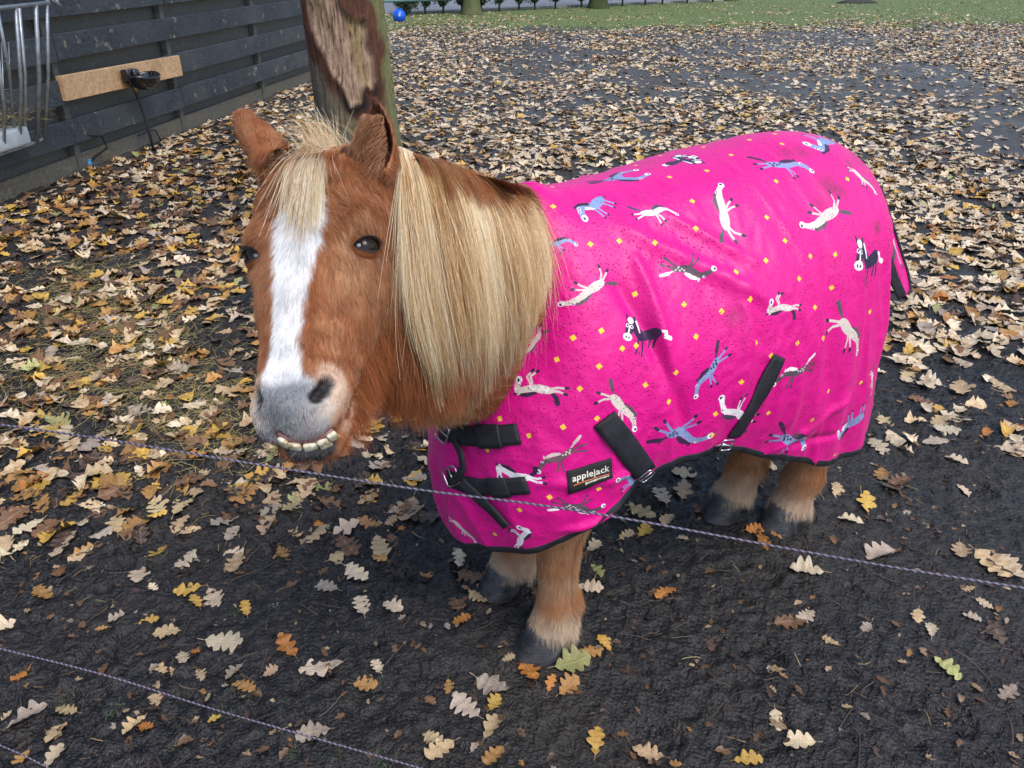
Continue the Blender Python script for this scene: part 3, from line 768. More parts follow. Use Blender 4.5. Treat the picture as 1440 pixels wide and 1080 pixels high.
# teeth and gum
TOOTH = NT('tooth_enamel'); vec = TOOTH.coord(); TOOTH.inp('Base Color', TOOTH.ramp(TOOTH.noise(vec, 120, 4), [(.35, (.42, .30, .14)), (.6, (.78, .72, .56))])); TOOTH.inp('Roughness', .18); TOOTH.inp('Subsurface Weight', .1)
GUM = simple_mat('gum', (.22, .105, .10), .25, 0, .2, 200)
mc = np.array([P for P, n in MP]); mn = nrm(np.array([n for P, n in MP])[1:5].mean(0))
def mouth_at(px, py):
    P, n = cast(bvh, px, py); return P
gp = [mouth_at(x_, y_ - 4) for x_, y_ in MOUTH[:6]]
g = MB(); g.tube(np.array([p + mn * .0003 for p in gp]), [.003, .0048, .0052, .0052, .0048, .003], 8); keep(g.build('gum', GUM, None, True), pony)
for (x_, y_, w_, h_, rot) in ((402, 620, .0150, .0175, .30), (418, 626, .0185, .0185, .06), (438, 627, .0195, .0190, -.03), (455, 621, .0165, .0190, -.28), (466, 611, .0130, .0165, -.50)):
    P = mouth_at(x_, y_ - 2); ex = nrm(RT * math.cos(rot) - UP * -math.sin(-rot) * 1); ez = nrm(mn + RT * (x_ - 432) * .018); ex = nrm(ex - ez * (ex @ ez)); ey = np.cross(ez, ex)
    th_ = np.linspace(0, math.pi, 7); rr = []
    for s_ in np.linspace(-1, 1, 9):                                # a tooth: rounded slab, narrower at the gum
        y = s_ * h_ / 2; wv = w_ / 2 * (1.0 - .12 * (s_ + 1) / 2 - .25 * max(0, abs(s_) - .75) ** 1.2); dv = .0034 * math.sqrt(max(0.08, 1 - (s_ * .95) ** 6))
        aa = np.arange(16) / 16 * 2 * math.pi; ca = np.sign(np.cos(aa)) * np.abs(np.cos(aa)) ** .5; sa = np.sign(np.sin(aa)) * np.abs(np.sin(aa)) ** .6
        rr.append(P + ez * .0052 + ey * y + ca[:, None] * ex * wv + sa[:, None] * ez * dv)
    t_ = MB(); t_.add(*loft(rr)); keep(t_.build('tooth', TOOTH.m, None, True), pony)
# hooves
k = NT('hoof_horn'); vec = k.coord(); k.inp('Base Color', k.ramp(k.noise(vec, 30, 5), [(.35, (.020, .020, .023)), (.65, (.060, .062, .072)), (.8, (.11, .105, .10))])); k.inp('Roughness', .42)
wv = k.n('ShaderNodeTexWave', _bands_direction='Z'); wv.inputs['Scale'].default_value = 38; wv.inputs['Distortion'].default_value = 9; k.l(vec, wv.inputs[0])
k.bump(k.math('ADD', wv.outputs['Fac'], k.math('MULTIPLY', k.noise(vec, 90, 4), 2.5)), .16, .002); HOOF = k.m
for key, J in LEGS.items():
    f0, l0, z0, r0 = J[-1]; rr = []
    for t in np.linspace(0, 1, 12):
        z = .068 * (1 - t) - .008 * t; fo = f0 + .006 + .030 * t; rad = .045 + .011 * t - (.012 if t == 0 else 0); 
        aa = np.arange(28) / 28 * 2 * math.pi; ca, sa = np.cos(aa), np.sin(aa); rf = rad * np.where(ca > 0, 1.12, .92)
        zz = z + (.012 * ca if t < 1 else 0) * (1 - t)
        rr.append(b2w(np.stack([fo + rf * ca, l0 + rad * .97 * sa, zz + np.zeros_like(aa)], -1)))
    hm = MB(); hm.add(*loft(rr)); keep(hm.build('hoof', HOOF, None, True), pony)
TW, TH_ = 2800, 1700                                       # fabric print, texels
# ---------------- the printed fabric: little horses and yellow squares
rug_bvh = BVHTree.FromPolygons([tuple(v) for v in RW.reshape(-1, 3)], _rt.tolist())
def rug_uv(px, py):
    """fabric coordinates (u, v) of the cloth seen at this picture position"""
    r = nrm(ray(px, py)); h = rug_bvh.ray_cast(Vector(CP), Vector(r))
    if h[0] is None:
        h = rug_bvh.find_nearest(Vector(CP + r * 1.9))
        t = 1.9
        for _ in range(12):
            h = rug_bvh.find_nearest(Vector(CP + r * t)); t = float((np.array(h[0]) - CP) @ r)
    fi = h[2]; a, b_, c, d = _rt[fi]; Pq = np.array(h[0]); V4 = RW.reshape(-1, 3)
    A = V4[a]; eu, ev = V4[b_] - A, V4[d] - A; M = np.array([[eu @ eu, eu @ ev], [eu @ ev, ev @ ev]]); s_, t_ = np.linalg.solve(M + np.eye(2) * 1e-14, [(Pq - A) @ eu, (Pq - A) @ ev])
    i, j = divmod(int(a), NV); return ((i + s_) / (NU - 1) * (NCOL - 1), (j + t_) / (NV - 1) * (NROW - 1)), Pq
PINK = (217, 3, 132)
img = np.empty((TH_, TW, 3), np.float32); img[:] = np.array(PINK) / 255.
NAVY, GRAY, BLUE, WHT, BEI, DGR, YEL, MID, WARM = [np.array(c) / 255. for c in ((34, 30, 60), (206, 196, 196), (128, 152, 196), (240, 236, 238), (212, 200, 190), (84, 78, 84), (246, 206, 60), (66, 62, 90), (96, 80, 84))]
def capsule(X, Y, pts, r0, r1):
    d = np.full(X.shape, 1e9, np.float32); n = len(pts) - 1
    for k_ in range(n):
        (x0, y0), (x1, y1) = pts[k_], pts[k_ + 1]; dx, dy = x1 - x0, y1 - y0; t = np.clip(((X - x0) * dx + (Y - y0) * dy) / (dx * dx + dy * dy + 1e-9), 0, 1)
        d = np.minimum(d, np.hypot(X - x0 - t * dx, Y - y0 - t * dy) - (r0 + (r1 - r0) * (k_ + t) / n))
    return d
def ell(X, Y, cx, cy, a, b, ang=0):
    c_, s_ = math.cos(ang), math.sin(ang); x = (X - cx) * c_ + (Y - cy) * s_; y = -(X - cx) * s_ + (Y - cy) * c_
    return (np.hypot(x / a, y / b) - 1) * min(a, b)
# Each print is drawn in its own plane: rump at (0,0), nose at (1,0), feet towards +y. Ops: (colour, kind, numbers)
def D_gallop(body, mane, tail, hoof, head=None, spots=None, tailtip=None):
    head = body if head is None else head
    o = [(tail, 'c', [(-.0, -.02), (-.17, -.09)], .012, .016), (tail if tailtip is None else tailtip, 'c', [(-.16, -.09), (-.36, -.15)], .035, .03),
         (body, 'c', [(.02, .03), (-.16, .07), (-.30, .10)], .016, .013), (body, 'c', [(.05, .07), (-.08, .16), (-.21, .25)], .018, .013),
         (body, 'c', [(.33, .06), (.42, .20), (.47, .35)], .014, .011), (body, 'c', [(.36, .05), (.48, .15), (.58, .25)], .014, .011),
         (hoof, 'c', [(-.29, .10), (-.33, .11)], .022, .022), (hoof, 'c', [(-.205, .245), (-.235, .265)], .022, .022), (hoof, 'c', [(.47, .35), (.475, .375)], .021, .021), (hoof, 'c', [(.575, .25), (.60, .27)], .021, .021),
         (mane, 'c', [(.30, -.07), (.42, -.15), (.55, -.165)], .045, .035),
         (body, 'e', .17, .03, .21, .075, .06), (body, 'c', [(.30, .03), (.46, -.02), (.62, -.10), (.74, -.09)], .065, .045), (head, 'c', [(.70, -.10), (.82, -.05), (.95, .03)], .048, .04),
         (WHT, 'e', .95, .04, .058, .058, 0), (NAVY, 'e', .965, .035, .014, .020, 0), (WHT, 'e', .73, -.125, .028, .024, 0), (NAVY, 'e', .735, -.12, .010, .010, 0), (mane, 'c', [(.62, -.18), (.60, -.23)], .018, .008)]
    if spots is not None: o += [(spots, 'e', x_, y_, .016, .016, 0) for x_, y_ in ((.03, .0), (.08, .04), (.13, -.01), (.18, .03), (.24, .0), (.10, .07))]
    return o
def D_curl(body, mane, tail, hoof, dots):                  # nose tucked, forelegs curled up in front
    o = [(tail, 'c', [(-.02, .05), (-.12, .14), (-.15, .26)], .03, .05), (body, 'c', [(.0, -.03), (-.16, -.08), (-.32, -.08)], .022, .016), (body, 'c', [(.0, .02), (-.16, .0), (-.30, .04)], .022, .016),
         (hoof, 'c', [(-.31, -.085), (-.345, -.095)], .024, .024), (hoof, 'c', [(-.29, .04), (-.325, .055)], .024, .024), (body, 'c', [(.46, -.08), (.56, -.22), (.46, -.36)], .018, .016), (body, 'c', [(.42, -.10), (.48, -.24), (.34, -.36)], .018, .016),
         (hoof, 'c', [(.47, -.35), (.43, -.39)], .024, .024), (hoof, 'c', [(.35, -.35), (.31, -.38)], .024, .024), (mane, 'c', [(.36, .08), (.52, .17), (.68, .18)], .05, .03),
         (body, 'e', .20, .0, .25, .085, -.05), (body, 'c', [(.38, .0), (.56, .05), (.70, .10), (.78, .08)], .07, .05), (body, 'c', [(.74, .13), (.76, .02), (.74, -.08)], .07, .055), (WHT, 'e', .74, -.13, .075, .075, 0), (NAVY, 'e', .75, -.12, .02, .03, 0), (NAVY, 'e', .80, .19, .03, .02, .4), (WHT, 'e', .80, .08, .02, .018, 0)]
    if dots: o += [(WHT, 'e', .05 + .07 * i, .0 + .035 * ((i % 2) * 2 - 1), .014, .014, 0) for i in range(7)] + [(WHT, 'e', .08 + .07 * i, .01, .012, .012, 0) for i in range(6)]
    return o
def D_flat(body, mane, tail, hoof):                        # rearing, legs to one side
    return [(tail, 'c', [(.0, -.03), (-.14, -.08)], .012, .014), (tail, 'c', [(-.14, -.08), (-.32, -.16)], .03, .038), (body, 'c', [(.03, .03), (-.10, .17), (-.14, .33)], .018, .014), (body, 'c', [(-.0, .02), (-.16, .10), (-.27, .17)], .018, .014),
            (hoof, 'c', [(-.14, .33), (-.145, .365)], .023, .023), (hoof, 'c', [(-.265, .168), (-.30, .185)], .023, .023), (body, 'c', [(.34, .05), (.42, .15), (.48, .27)], .016, .012), (body, 'c', [(.38, .04), (.50, .10), (.60, .18)], .016, .012),
            (hoof, 'c', [(.48, .27), (.495, .30)], .022, .022), (hoof, 'c', [(.60, .18), (.63, .20)], .022, .022), (mane, 'c', [(.38, -.08), (.52, -.14), (.66, -.13)], .045, .03),
            (body, 'e', .17, .0, .22, .095, -.03), (body, 'c', [(.30, .0), (.48, -.03), (.64, -.05), (.76, -.03)], .075, .05), (body, 'c', [(.74, -.05), (.86, .0), (.94, .05)], .05, .04), (WHT, 'e', .96, .06, .06, .055, 0), (NAVY, 'e', .98, .05, .016, .02, 0), (WHT, 'e', .76, -.085, .025, .022, 0), (NAVY, 'e', .765, -.085, .009, .009, 0), (mane, 'c', [(.70, -.12), (.69, -.17)], .018, .01)]
def D_front():                                             # dark horse turned to the viewer; (0,0) rump, (1,0) forehead
    B = NAVY
    return [(WHT, 'c', [(.02, -.10), (-.14, -.12), (-.20, .02), (-.36, .02)], .03, .06), (B, 'c', [(.1, .15), (.10, .45)], .028, .02), (B, 'c', [(.0, .10), (-.06, .42)], .028, .02), (B, 'c', [(.55, .30), (.52, .75)], .026, .02), (B, 'c', [(.38, .30), (.30, .78)], .026, .02),
            (B, 'c', [(.10, .0), (.30, .15), (.48, .22)], .16, .13), (B, 'c', [(.5, .2), (.66, .05), (.78, -.1)], .14, .16), (B, 'c', [(.92, -.12), (.94, .30)], .15, .12), (B, 'c', [(.80, -.2), (.78, -.34)], .05, .015), (B, 'c', [(1.06, -.2), (1.10, -.32)], .05, .015), (WHT, 'c', [(.70, -.20), (.60, -.05), (.52, .10)], .03, .02),
            (WHT, 'e', .93, -.16, .12, .10, 0), (WHT, 'e', .86, .02, .055, .055, 0), (WHT, 'e', 1.02, .02, .055, .055, 0), (B, 'e', .86, .02, .025, .025, 0), (B, 'e', 1.02, .02, .025, .025, 0), (WHT, 'c', [(.94, .02), (.94, .30)], .016, .02), (WHT, 'e', .94, .35, .15, .11, 0), (B, 'e', .89, .36, .018, .025, 0), (B, 'e', .99, .36, .018, .025, 0)]
def D_down():                                              # blue horse, head hanging, seen upside down
    B = BLUE
    return [(B, 'c', [(.05, .0), (-.05, .36)], .022, .016), (B, 'c', [(.18, .05), (.10, .40)], .022, .016), (B, 'c', [(.42, .05), (.44, .40)], .022, .016), (B, 'c', [(.52, .05), (.58, .38)], .022, .016)] + [(NAVY, 'e', x_, y_, .03, .024, 0) for x_, y_ in ((-.055, .38), (.095, .42), (.44, .42), (.585, .40))] + \
           [(NAVY, 'c', [(-.02, -.05), (-.15, .05)], .03, .01), (B, 'e', .26, -.02, .33, .14, 0), (B, 'c', [(.48, -.05), (.62, -.20), (.80, -.25)], .12, .09), (NAVY, 'c', [(.50, -.20), (.66, -.34), (.86, -.38)], .05, .03), (B, 'c', [(.80, -.25), (.95, -.08)], .09, .08), (WHT, 'e', .99, .0, .10, .085, .6), (WHT, 'c', [(.66, -.12), (.52, .02)], .04, .02), (WHT, 'e', .80, -.27, .04, .04, 0), (NAVY, 'e', .80, -.27, .018, .018, 0), (WHT, 'e', .90, -.21, .04, .04, 0), (NAVY, 'e', .90, -.21, .018, .018, 0), (NAVY, 'e', 1.0, .0, .02, .03, 0)]
KD = {'A': D_gallop(WHT, MID, MID, NAVY, tailtip=MID), 'B': D_gallop(BLUE, NAVY, NAVY, NAVY, spots=NAVY), 'C': D_gallop(DGR, WHT, WHT, MID, spots=GRAY), 'Cw': D_gallop(WARM, BEI, BEI, WARM, spots=BEI),
      'F': D_curl(BEI, NAVY, NAVY, NAVY, True), 'Fw': D_curl(WHT, NAVY, NAVY, NAVY, False), 'G': D_flat(BEI, DGR, DGR, NAVY), 'D': D_front(), 'E': D_down()}
# kind, where rump and nose are seen, mirrored
PRINTS = [('A', 903, 299, 953, 301, 0), ('G', 1020, 320, 1009, 259, 0), ('G', 846, 398, 789, 432, 0), ('C', 948, 380, 1007, 380, 1), ('D', 926, 470, 883, 457, 1), ('E', 846, 280, 822, 308, 1),
          ('B', 1080, 230, 1143, 240, 0), ('G', 1175, 296, 1128, 322, 0), ('F', 1112, 433, 1071, 431, 1), ('D', 1232, 362, 1207, 352, 1), ('E', 1168, 199, 1134, 203, 0),
          ('F', 775, 549, 715, 540, 1), ('Cw', 803, 631, 754, 662, 1), ('G', 862, 558, 896, 602, 0), ('B', 1007, 505, 975, 559, 1), ('B', 940, 612, 1000, 615, 1), ('G', 1184, 452, 1210, 506, 0), ('B', 1102, 612, 1152, 638, 0),
          ('C', 1132, 515, 1086, 540, 1), ('E', 1212, 584, 1178, 610, 0), ('B', 768, 343, 812, 343, 0), ('D', 938, 222, 982, 226, 1), ('B', 850, 250, 915, 246, 1), ('G', 1200, 240, 1232, 272, 0), ('G', 1226, 525, 1246, 560, 0),
          ('B', 905, 690, 868, 672, 1), ('G', 640, 733, 672, 763, 0), ('Fw', 730, 765, 740, 735, 0), ('Fw', 745, 672, 690, 660, 0), ('C', 795, 712, 850, 712, 1), ('A', 1045, 590, 1010, 560, 0), ('G', 660, 590, 625, 610, 0), ('G', 760, 470, 735, 500, 0)]
DIA = [(740 + x / 3.375, 160 + y / 3.375) for x, y in ((125, 335), (127, 442), (55, 668), (62, 973), (223, 1063), (355, 1030), (303, 620), (441, 605), (516, 856), (610, 612), (680, 303), (748, 905), (788, 416), (805, 545), (857, 273), (925, 938), (972, 198), (993, 752), (1061, 880), (805, 1057), (1057, 118))]
DIA += [(1000 + x / 3.6, 160 + y / 3.6) for x, y in ((322, 95), (358, 155), (328, 343), (688, 332), (280, 526), (372, 644), (275, 744), (500, 722), (628, 712), (125, 803), (443, 835), (608, 880), (197, 938), (52, 1000), (802, 1001), (523, 980))]
DIA += [(600 + x / 3, 440 + y / 3) for x, y in ((475, 25), (618, 105), (736, 75), (380, 106), (550, 196), (727, 225), (297, 272), (223, 346), (646, 319), (310, 446), (576, 481), (718, 444), (922, 303), (1019, 374), (1051, 251), (1135, 100), (433, 517), (257, 577), (725, 740), (519, 776), (393, 830), (289, 932), (882, 138), (824, 150))]
DIA += [(960 + x / 3, 400 + y / 3) for x, y in ((55, 220), (308, 246), (482, 246), (592, 226), (788, 115), (247, 410), (372, 300), (612, 450), (750, 413), (360, 541), (545, 570), (138, 545), (125, 635), (640, 718))]
def texel_patch(u0, v0, ru, rv):
    a0, a1 = max(0, int((u0 - ru) / (NCOL - 1) * TW)), min(TW, int((u0 + ru) / (NCOL - 1) * TW) + 2); b0, b1 = max(0, int((v0 - rv) / (NROW - 1) * TH_)), min(TH_, int((v0 + rv) / (NROW - 1) * TH_) + 2)
    if a1 <= a0 or b1 <= b0: return None
    U, V = np.meshgrid((np.arange(a0, a1) + .5) / TW * (NCOL - 1), (np.arange(b0, b1) + .5) / TH_ * (NROW - 1)); return a0, a1, b0, b1, b2w(rug_smooth(U, V))
def paint(sl, d, col, px_):
    a0, a1, b0, b1 = sl; al = np.clip(.5 - d / px_, 0, 1)[..., None]; img[b0:b1, a0:a1] = img[b0:b1, a0:a1] * (1 - al) + np.asarray(col, np.float32) * al
for kd, x0, y0, x1, y1, mir in PRINTS:
    (ua, va), PA = rug_uv(x0, y0); (ub, vb), PB = rug_uv(x1, y1); um, vm = (ua + ub) / 2, (va + vb) / 2
    PA, PB = b2w(rug_smooth(np.array([ua]), np.array([va])))[0], b2w(rug_smooth(np.array([ub]), np.array([vb])))[0]
    Lp = np.linalg.norm(PB - PA)
    if Lp > .12: PB = PA + (PB - PA) * .12 / Lp; Lp = .12
    t = texel_patch(um, vm, 1.3, 1.15)
    if t is None: continue
    a0, a1, b0, b1, W = t; _, nn = rug_surf(np.array([um]), np.array([vm])); nn = b2w(nn[0]) - PO
    e1 = nrm(PB - PA); nn = nrm(nn - e1 * (nn @ e1)); nn = nn if nn @ (CP - PA) > 0 else -nn; e2 = np.cross(e1, nn)      # to the right of e1 as seen from outside
    if mir: e2 = -e2
    X = ((W - PA) @ e1) / Lp; Y = ((W - PA) @ e2) / Lp; far = np.linalg.norm(W - (PA + PB) / 2, axis=-1) > .13
    for op in KD[kd]:
        d = capsule(X, Y, op[2], op[3], op[4]) if op[1] == 'c' else ell(X, Y, *op[2:]); d = d - .008; d[far] = 1
        paint((a0, a1, b0, b1), d, op[0], .0006 / Lp)
for x_, y_ in DIA:
    (ua, va), PA = rug_uv(x_, y_); t = texel_patch(ua, va, .2, .2)
    if t is None: continue
    a0, a1, b0, b1, W = t; PA = b2w(rug_smooth(np.array([ua]), np.array([va])))[0]; q = W - PA; _, nn = rug_surf(np.array([ua]), np.array([va])); nn = b2w(nn[0]) - PO; r = rng.normal(.64, .12); t1 = nrm(np.cross(nn, [0, 0, 1.])); t2 = np.cross(nn, t1); X, Y = q @ (t1 * math.cos(r) + t2 * math.sin(r)), q @ (-t1 * math.sin(r) + t2 * math.cos(r))
    paint((a0, a1, b0, b1), np.maximum(np.abs(X), np.abs(Y)) - .0043, YEL, .0006)
# mud smears rubbed into the cloth
for x_, y_, r_, am in ((1165, 262, .026, .45), (1150, 285, .018, .3), (1182, 268, .014, .4), (1205, 225, .03, .25), (1030, 445, .016, .35), (1118, 637 - 25, .012, .5), (1142, 612, .012, .55), (1140, 514, .014, .5), (1232, 320, .012, .6), (1150, 598, .02, .25), (1105, 217, .02, .3), (1128, 215, .02, .3)):
    (ua, va), PA = rug_uv(x_, y_); t = texel_patch(ua, va, .9, .9)
    if t is None: continue
    a0, a1, b0, b1, W = t; PA = b2w(rug_smooth(np.array([ua]), np.array([va])))[0]; dd = np.linalg.norm(W - PA, axis=-1) / r_
    nz = fbm(W * 110, 3) + .5; al = np.clip(np.exp(-dd * dd) * am * (.5 + nz), 0, .8)[..., None]; img[b0:b1, a0:a1] = img[b0:b1, a0:a1] * (1 - al) + np.array([.40, .24, .24], np.float32) * al
im = bpy.data.images.new('rug_print', TW, TH_, alpha=False); px4 = np.ones((TH_, TW, 4), np.float32); px4[..., :3] = img; im.pixels.foreach_set(px4.ravel()); im.pack()
k = NT('printed_rug_cloth'); uvn = k.n('ShaderNodeUVMap', _uv_map='fabric'); ti_ = k.n('ShaderNodeTexImage', _image=im, _extension='EXTEND'); k.l(uvn.outputs[0], ti_.inputs[0])
obc = k.coord(); big = k.noise(obc, 9, 4); sp = k.noise(obc, 900, 2)
k.inp('Base Color', k.mix(k.ramp(big, [(.35, .0), (.75, .10)]), k.mix(k.ramp(sp, [(.62, 0.0), (.72, .10)]), ti_.outputs[0], (.9, .35, .65)), (.50, .03, .22)))
vo = k.n('ShaderNodeTexVoronoi', _feature='F1'); vo.inputs['Scale'].default_value = 190; vo.inputs['Randomness'].default_value = 1; k.l(obc, vo.inputs['Vector'])
vm_ = k.noise(obc, 11, 3); dropmask = k.ramp(vm_, [(.40, 0.0), (.55, 1.0)]); sel = k.ramp(vo.outputs['Color'], [(.50, 0.0), (.52, 1.0)])
drop = k.math('MULTIPLY', k.math('MULTIPLY', k.ramp(vo.outputs['Distance'], [(.0, 1.0), (.28, .7), (.36, 0.0)]), dropmask), sel)
wv1 = k.n('ShaderNodeTexChecker'); wv1.inputs['Scale'].default_value = 1500; k.l(uvn.outputs[0], wv1.inputs[0])
k.inp('Roughness', k.math('SUBTRACT', .46, k.math('MULTIPLY', drop, .38))); k.inp('Specular IOR Level', .42); k.inp('Sheen Weight', .05); k.inp('Sheen Roughness', .4)
b1_ = k.bump(k.noise(obc, 32, 6, .62), .38, .008); b2_ = k.bump(sp, .12, .001, b1_); k.bump(drop, 1.0, .003, b2_); CLOTH = k.m
TRIM = NT('black_webbing'); vec = TRIM.coord(); TRIM.inp('Base Color', TRIM.ramp(TRIM.noise(vec, 60, 4), [(.3, (.008, .009, .014)), (.7, (.020, .021, .030))])); TRIM.inp('Roughness', .62)
wv2 = TRIM.n('ShaderNodeTexWave', _bands_direction='DIAGONAL'); wv2.inputs['Scale'].default_value = 420; TRIM.l(vec, wv2.inputs[0]); TRIM.bump(wv2.outputs['Fac'], .4, .001); TRIM = TRIM.m
STEEL = simple_mat('buckle_steel', (.55, .56, .58), .28, 1.0, .1, 60)
rug = empty('horse_rug', tuple(PO)); tag(rug, 'bright pink horse rug printed with small horses and yellow squares, on the pony', 'horse rug')
# cloth: both halves as one sheet with thickness
farQ = RQ * np.array([1, -1, 1]); fV = b2w(farQ).reshape(-1, 3); nV = RW.reshape(-1, 3)
UV = np.stack([uu / (NCOL - 1), vv / (NROW - 1)], -1).reshape(-1, 2)
F1 = grid_faces(NU, NV); F2 = grid_faces(NU, NV)[:, ::-1] + NU * NV
cloth = mesh_obj('cloth', np.concatenate([nV, fV]), np.concatenate([F1, F2]), CLOTH, None, True, {'fabric': np.concatenate([UV, UV])})
bm = bmesh.new(); bm.from_mesh(cloth.data); bmesh.ops.remove_doubles(bm, verts=[v for v in bm.verts], dist=1e-5); bmesh.ops.recalc_face_normals(bm, faces=bm.faces); bm.to_mesh(cloth.data); bm.free()
so_ = cloth.modifiers.new('thickness', 'SOLIDIFY'); so_.thickness = .0025; so_.offset = 0
keep(cloth, rug)
full_bvh = BVHTree.FromPolygons([tuple(v) for v in np.concatenate([nV, fV])], np.concatenate([F1, F2]).tolist())
def ribbon(name, C, Nn, width_vec, thick, mat, root, m=5, smooth=True):
    """band along points C with outward normals Nn; width_vec: half-width vectors"""
    C, Nn, W_ = map(lambda a: np.asarray(a, float), (C, Nn, width_vec)); R = []
    for i in range(len(C)):
        top = [C[i] + W_[i] * s_ + Nn[i] * thick * (1 - .35 * s_ * s_) for s_ in np.linspace(-1, 1, m)]; bot = [C[i] + W_[i] * s_ - Nn[i] * thick * .6 for s_ in np.linspace(1, -1, m)]
        R.append(top + bot)
    o = MB(); o.add(*loft(R)); o = o.build(name, mat, None, smooth); return keep(o, root)
def edge_band(us, vs, inward, w, name, mirror=False):
    Q, n = rug_surf(us, vs); Qi, _ = rug_surf(us + inward[0], vs + inward[1]); m_ = np.array([1, -1, 1]) if mirror else np.ones(3)
    W0, W1 = b2w(Q * m_), b2w(Qi * m_); nn = b2w(n * m_) - PO; d = nrm(W1 - W0); nn = nrm(nn - d * (nn * d).sum(1)[:, None]); wv_ = d * w / 2
    return ribbon(name, W0 + wv_ * .8, nn, wv_, .0022, TRIM, rug)
us = np.linspace(0.02, NCOL - 1.01, 300)
for mir in (False, True):
    edge_band(us, np.full_like(us, NROW - 1.001), (0, -.12), .017, 'hem_binding', mir)
    un = np.linspace(0.0, 3.98, 120); edge_band(un, np.full_like(un, .001), (0, .12), .022, 'neck_binding', mir)
    vs_ = np.linspace(.02, NROW - 1.02, 120); edge_band(np.full_like(vs_, NCOL - 1.001), vs_, (-.12, 0), .013, 'rear_binding', mir)
# straps laid on the cloth where they are seen
def on_rug(px, py, off=0.0):
    (u_, v_), P_ = rug_uv(px, py); r = nrm(ray(px, py)); h = full_bvh.find_nearest(Vector(P_)); n = np.array(h[1]); n = n if n @ r < 0 else -n; return P_ + n * off, n
def strap(name, pix, width, thick=.0024, off=.004, wdir=None, n=24, free=None):
    T = np.linspace(0, len(pix) - 1, n); pp = cr(np.array(pix, float), T); C, Nn = [], []
    for x_, y_ in pp:
        P_, n_ = on_rug(x_, y_, off); C.append(P_); Nn.append(n_)
    C, Nn = np.array(C), np.array(Nn)
    for _ in range(4): C[1:-1] = (C[:-2] + C[1:-1] * 2 + C[2:]) / 4; Nn[1:-1] = nrm(Nn[:-2] + Nn[1:-1] * 2 + Nn[2:])
    T_ = nrm(np.gradient(C, axis=0)); W_ = nrm(np.cross(T_, Nn)) * width / 2
    if free is not None: C = C + Nn * np.asarray(free)[:, None]
    return ribbon(name, C, Nn, W_, thick, TRIM, rug), C, Nn, T_
lift_ = lambda n, a: a * np.sin(np.linspace(0, math.pi, n))
strap('chest_strap', [(618, 603), (650, 611), (690, 613), (731, 609)], .040, off=.004)
strap('strap_keeper', [(675, 613), (706, 612)], .046, .004, off=.007)
strap('chest_strap', [(632, 672), (660, 681), (700, 684), (743, 681)], .036, off=.004)
strap('strap_keeper', [(693, 684), (716, 683)], .042, .004, off=.007)
strap('strap_end', [(648, 672), (672, 693), (697, 716), (716, 737)], .026, off=.009)
strap('strap_loop', [(645, 620), (657, 634), (661, 652), (652, 668), (640, 676)], .016, .003, off=.010, free=lift_(24, .010))
strap('closure_patch', [(849, 588), (877, 624), (905, 662)], .047, .004, off=.004)
_, C, Nn, T_ = strap('belly_strap', [(1094, 500), (1068, 552), (1048, 586), (1030, 612)], .034, .003, off=.005)
def ring_buckle(name, centre, n, ax, w, h, r=.0019, mat=None, parent=None):
    ax = nrm(ax - n * (ax @ n)); up = np.cross(n, ax); c = [(-1, -1), (1, -1), (1, 1), (-1, 1)]; P_ = []
    for k_ in range(4):
        a, b = np.array(c[k_], float), np.array(c[(k_ + 1) % 4], float)
        for t in np.linspace(.12, .88, 5): q_ = a + (b - a) * t; P_.append(centre + ax * q_[0] * w / 2 + up * q_[1] * h / 2)
    P_.append(P_[0]); P_.append(P_[1]); o = MB(); o.tube(P_, r, 8)
    o.tube([centre - ax * w / 2 + up * 0, centre + ax * w / 2 + up * 0], r * .8, 6); o = o.build(name, STEEL, None, True); return keep(o, rug)
for (x_, y_, w_, h_, dx, dy, kk) in ((628, 606, .036, .040, 14, 14, 1), (640, 668, .036, .038, 12, 26, 1), (1018, 621, .026, .026, 20, -4, 1), (906, 664, .030, .018, 14, -14, 1)):
    P_, n_ = on_rug(x_, y_, .011); P2, _n = on_rug(x_ + dx, y_ + dy, .011); ring_buckle('buckle', P_, n_, P2 - P_, w_, h_)
P_, n_ = on_rug(1015, 622, .012); ob = MB(); ob.tube([P_ + RT * -.02, P_ + RT * -.005 + UP * .004, P_ + RT * .012], [.002, .0035, .0025], 8); keep(ob.build('hook', STEEL, None, True), rug)
# maker's patch with its lettering
pcx = np.array([(797, 662), (860, 643), (861, 671), (799, 693)], float); LAT = np.zeros((13, 7, 3))
for i_ in range(13):
    for j_ in range(7):
        s_, t_ = i_ / 12, j_ / 6; q_ = pcx[0] * (1 - s_) * (1 - t_) + pcx[1] * s_ * (1 - t_) + pcx[2] * s_ * t_ + pcx[3] * (1 - s_) * t_; LAT[i_, j_] = on_rug(q_[0], q_[1], .0052)[0]
pn = nrm(np.cross(LAT[12, 0] - LAT[0, 0], LAT[0, 6] - LAT[0, 0])); pn = pn if pn @ (CP - LAT[0, 0]) > 0 else -pn
def pt(s_, t_, o_=0.0):
    s_, t_ = np.clip(np.asarray(s_, float), 0, 1) * 12, np.clip(np.asarray(t_, float), 0, 1) * 6; i_, j_ = np.minimum(s_.astype(int), 11), np.minimum(t_.astype(int), 5); f_, g_ = (s_ - i_)[..., None], (t_ - j_)[..., None]
    return LAT[i_, j_] * (1 - f_) * (1 - g_) + LAT[i_ + 1, j_] * f_ * (1 - g_) + LAT[i_ + 1, j_ + 1] * f_ * g_ + LAT[i_, j_ + 1] * (1 - f_) * g_ + pn * o_
S_, T2 = np.meshgrid(np.linspace(0, 1, 13), np.linspace(0, 1, 7), indexing='ij'); bul = 0 * S_
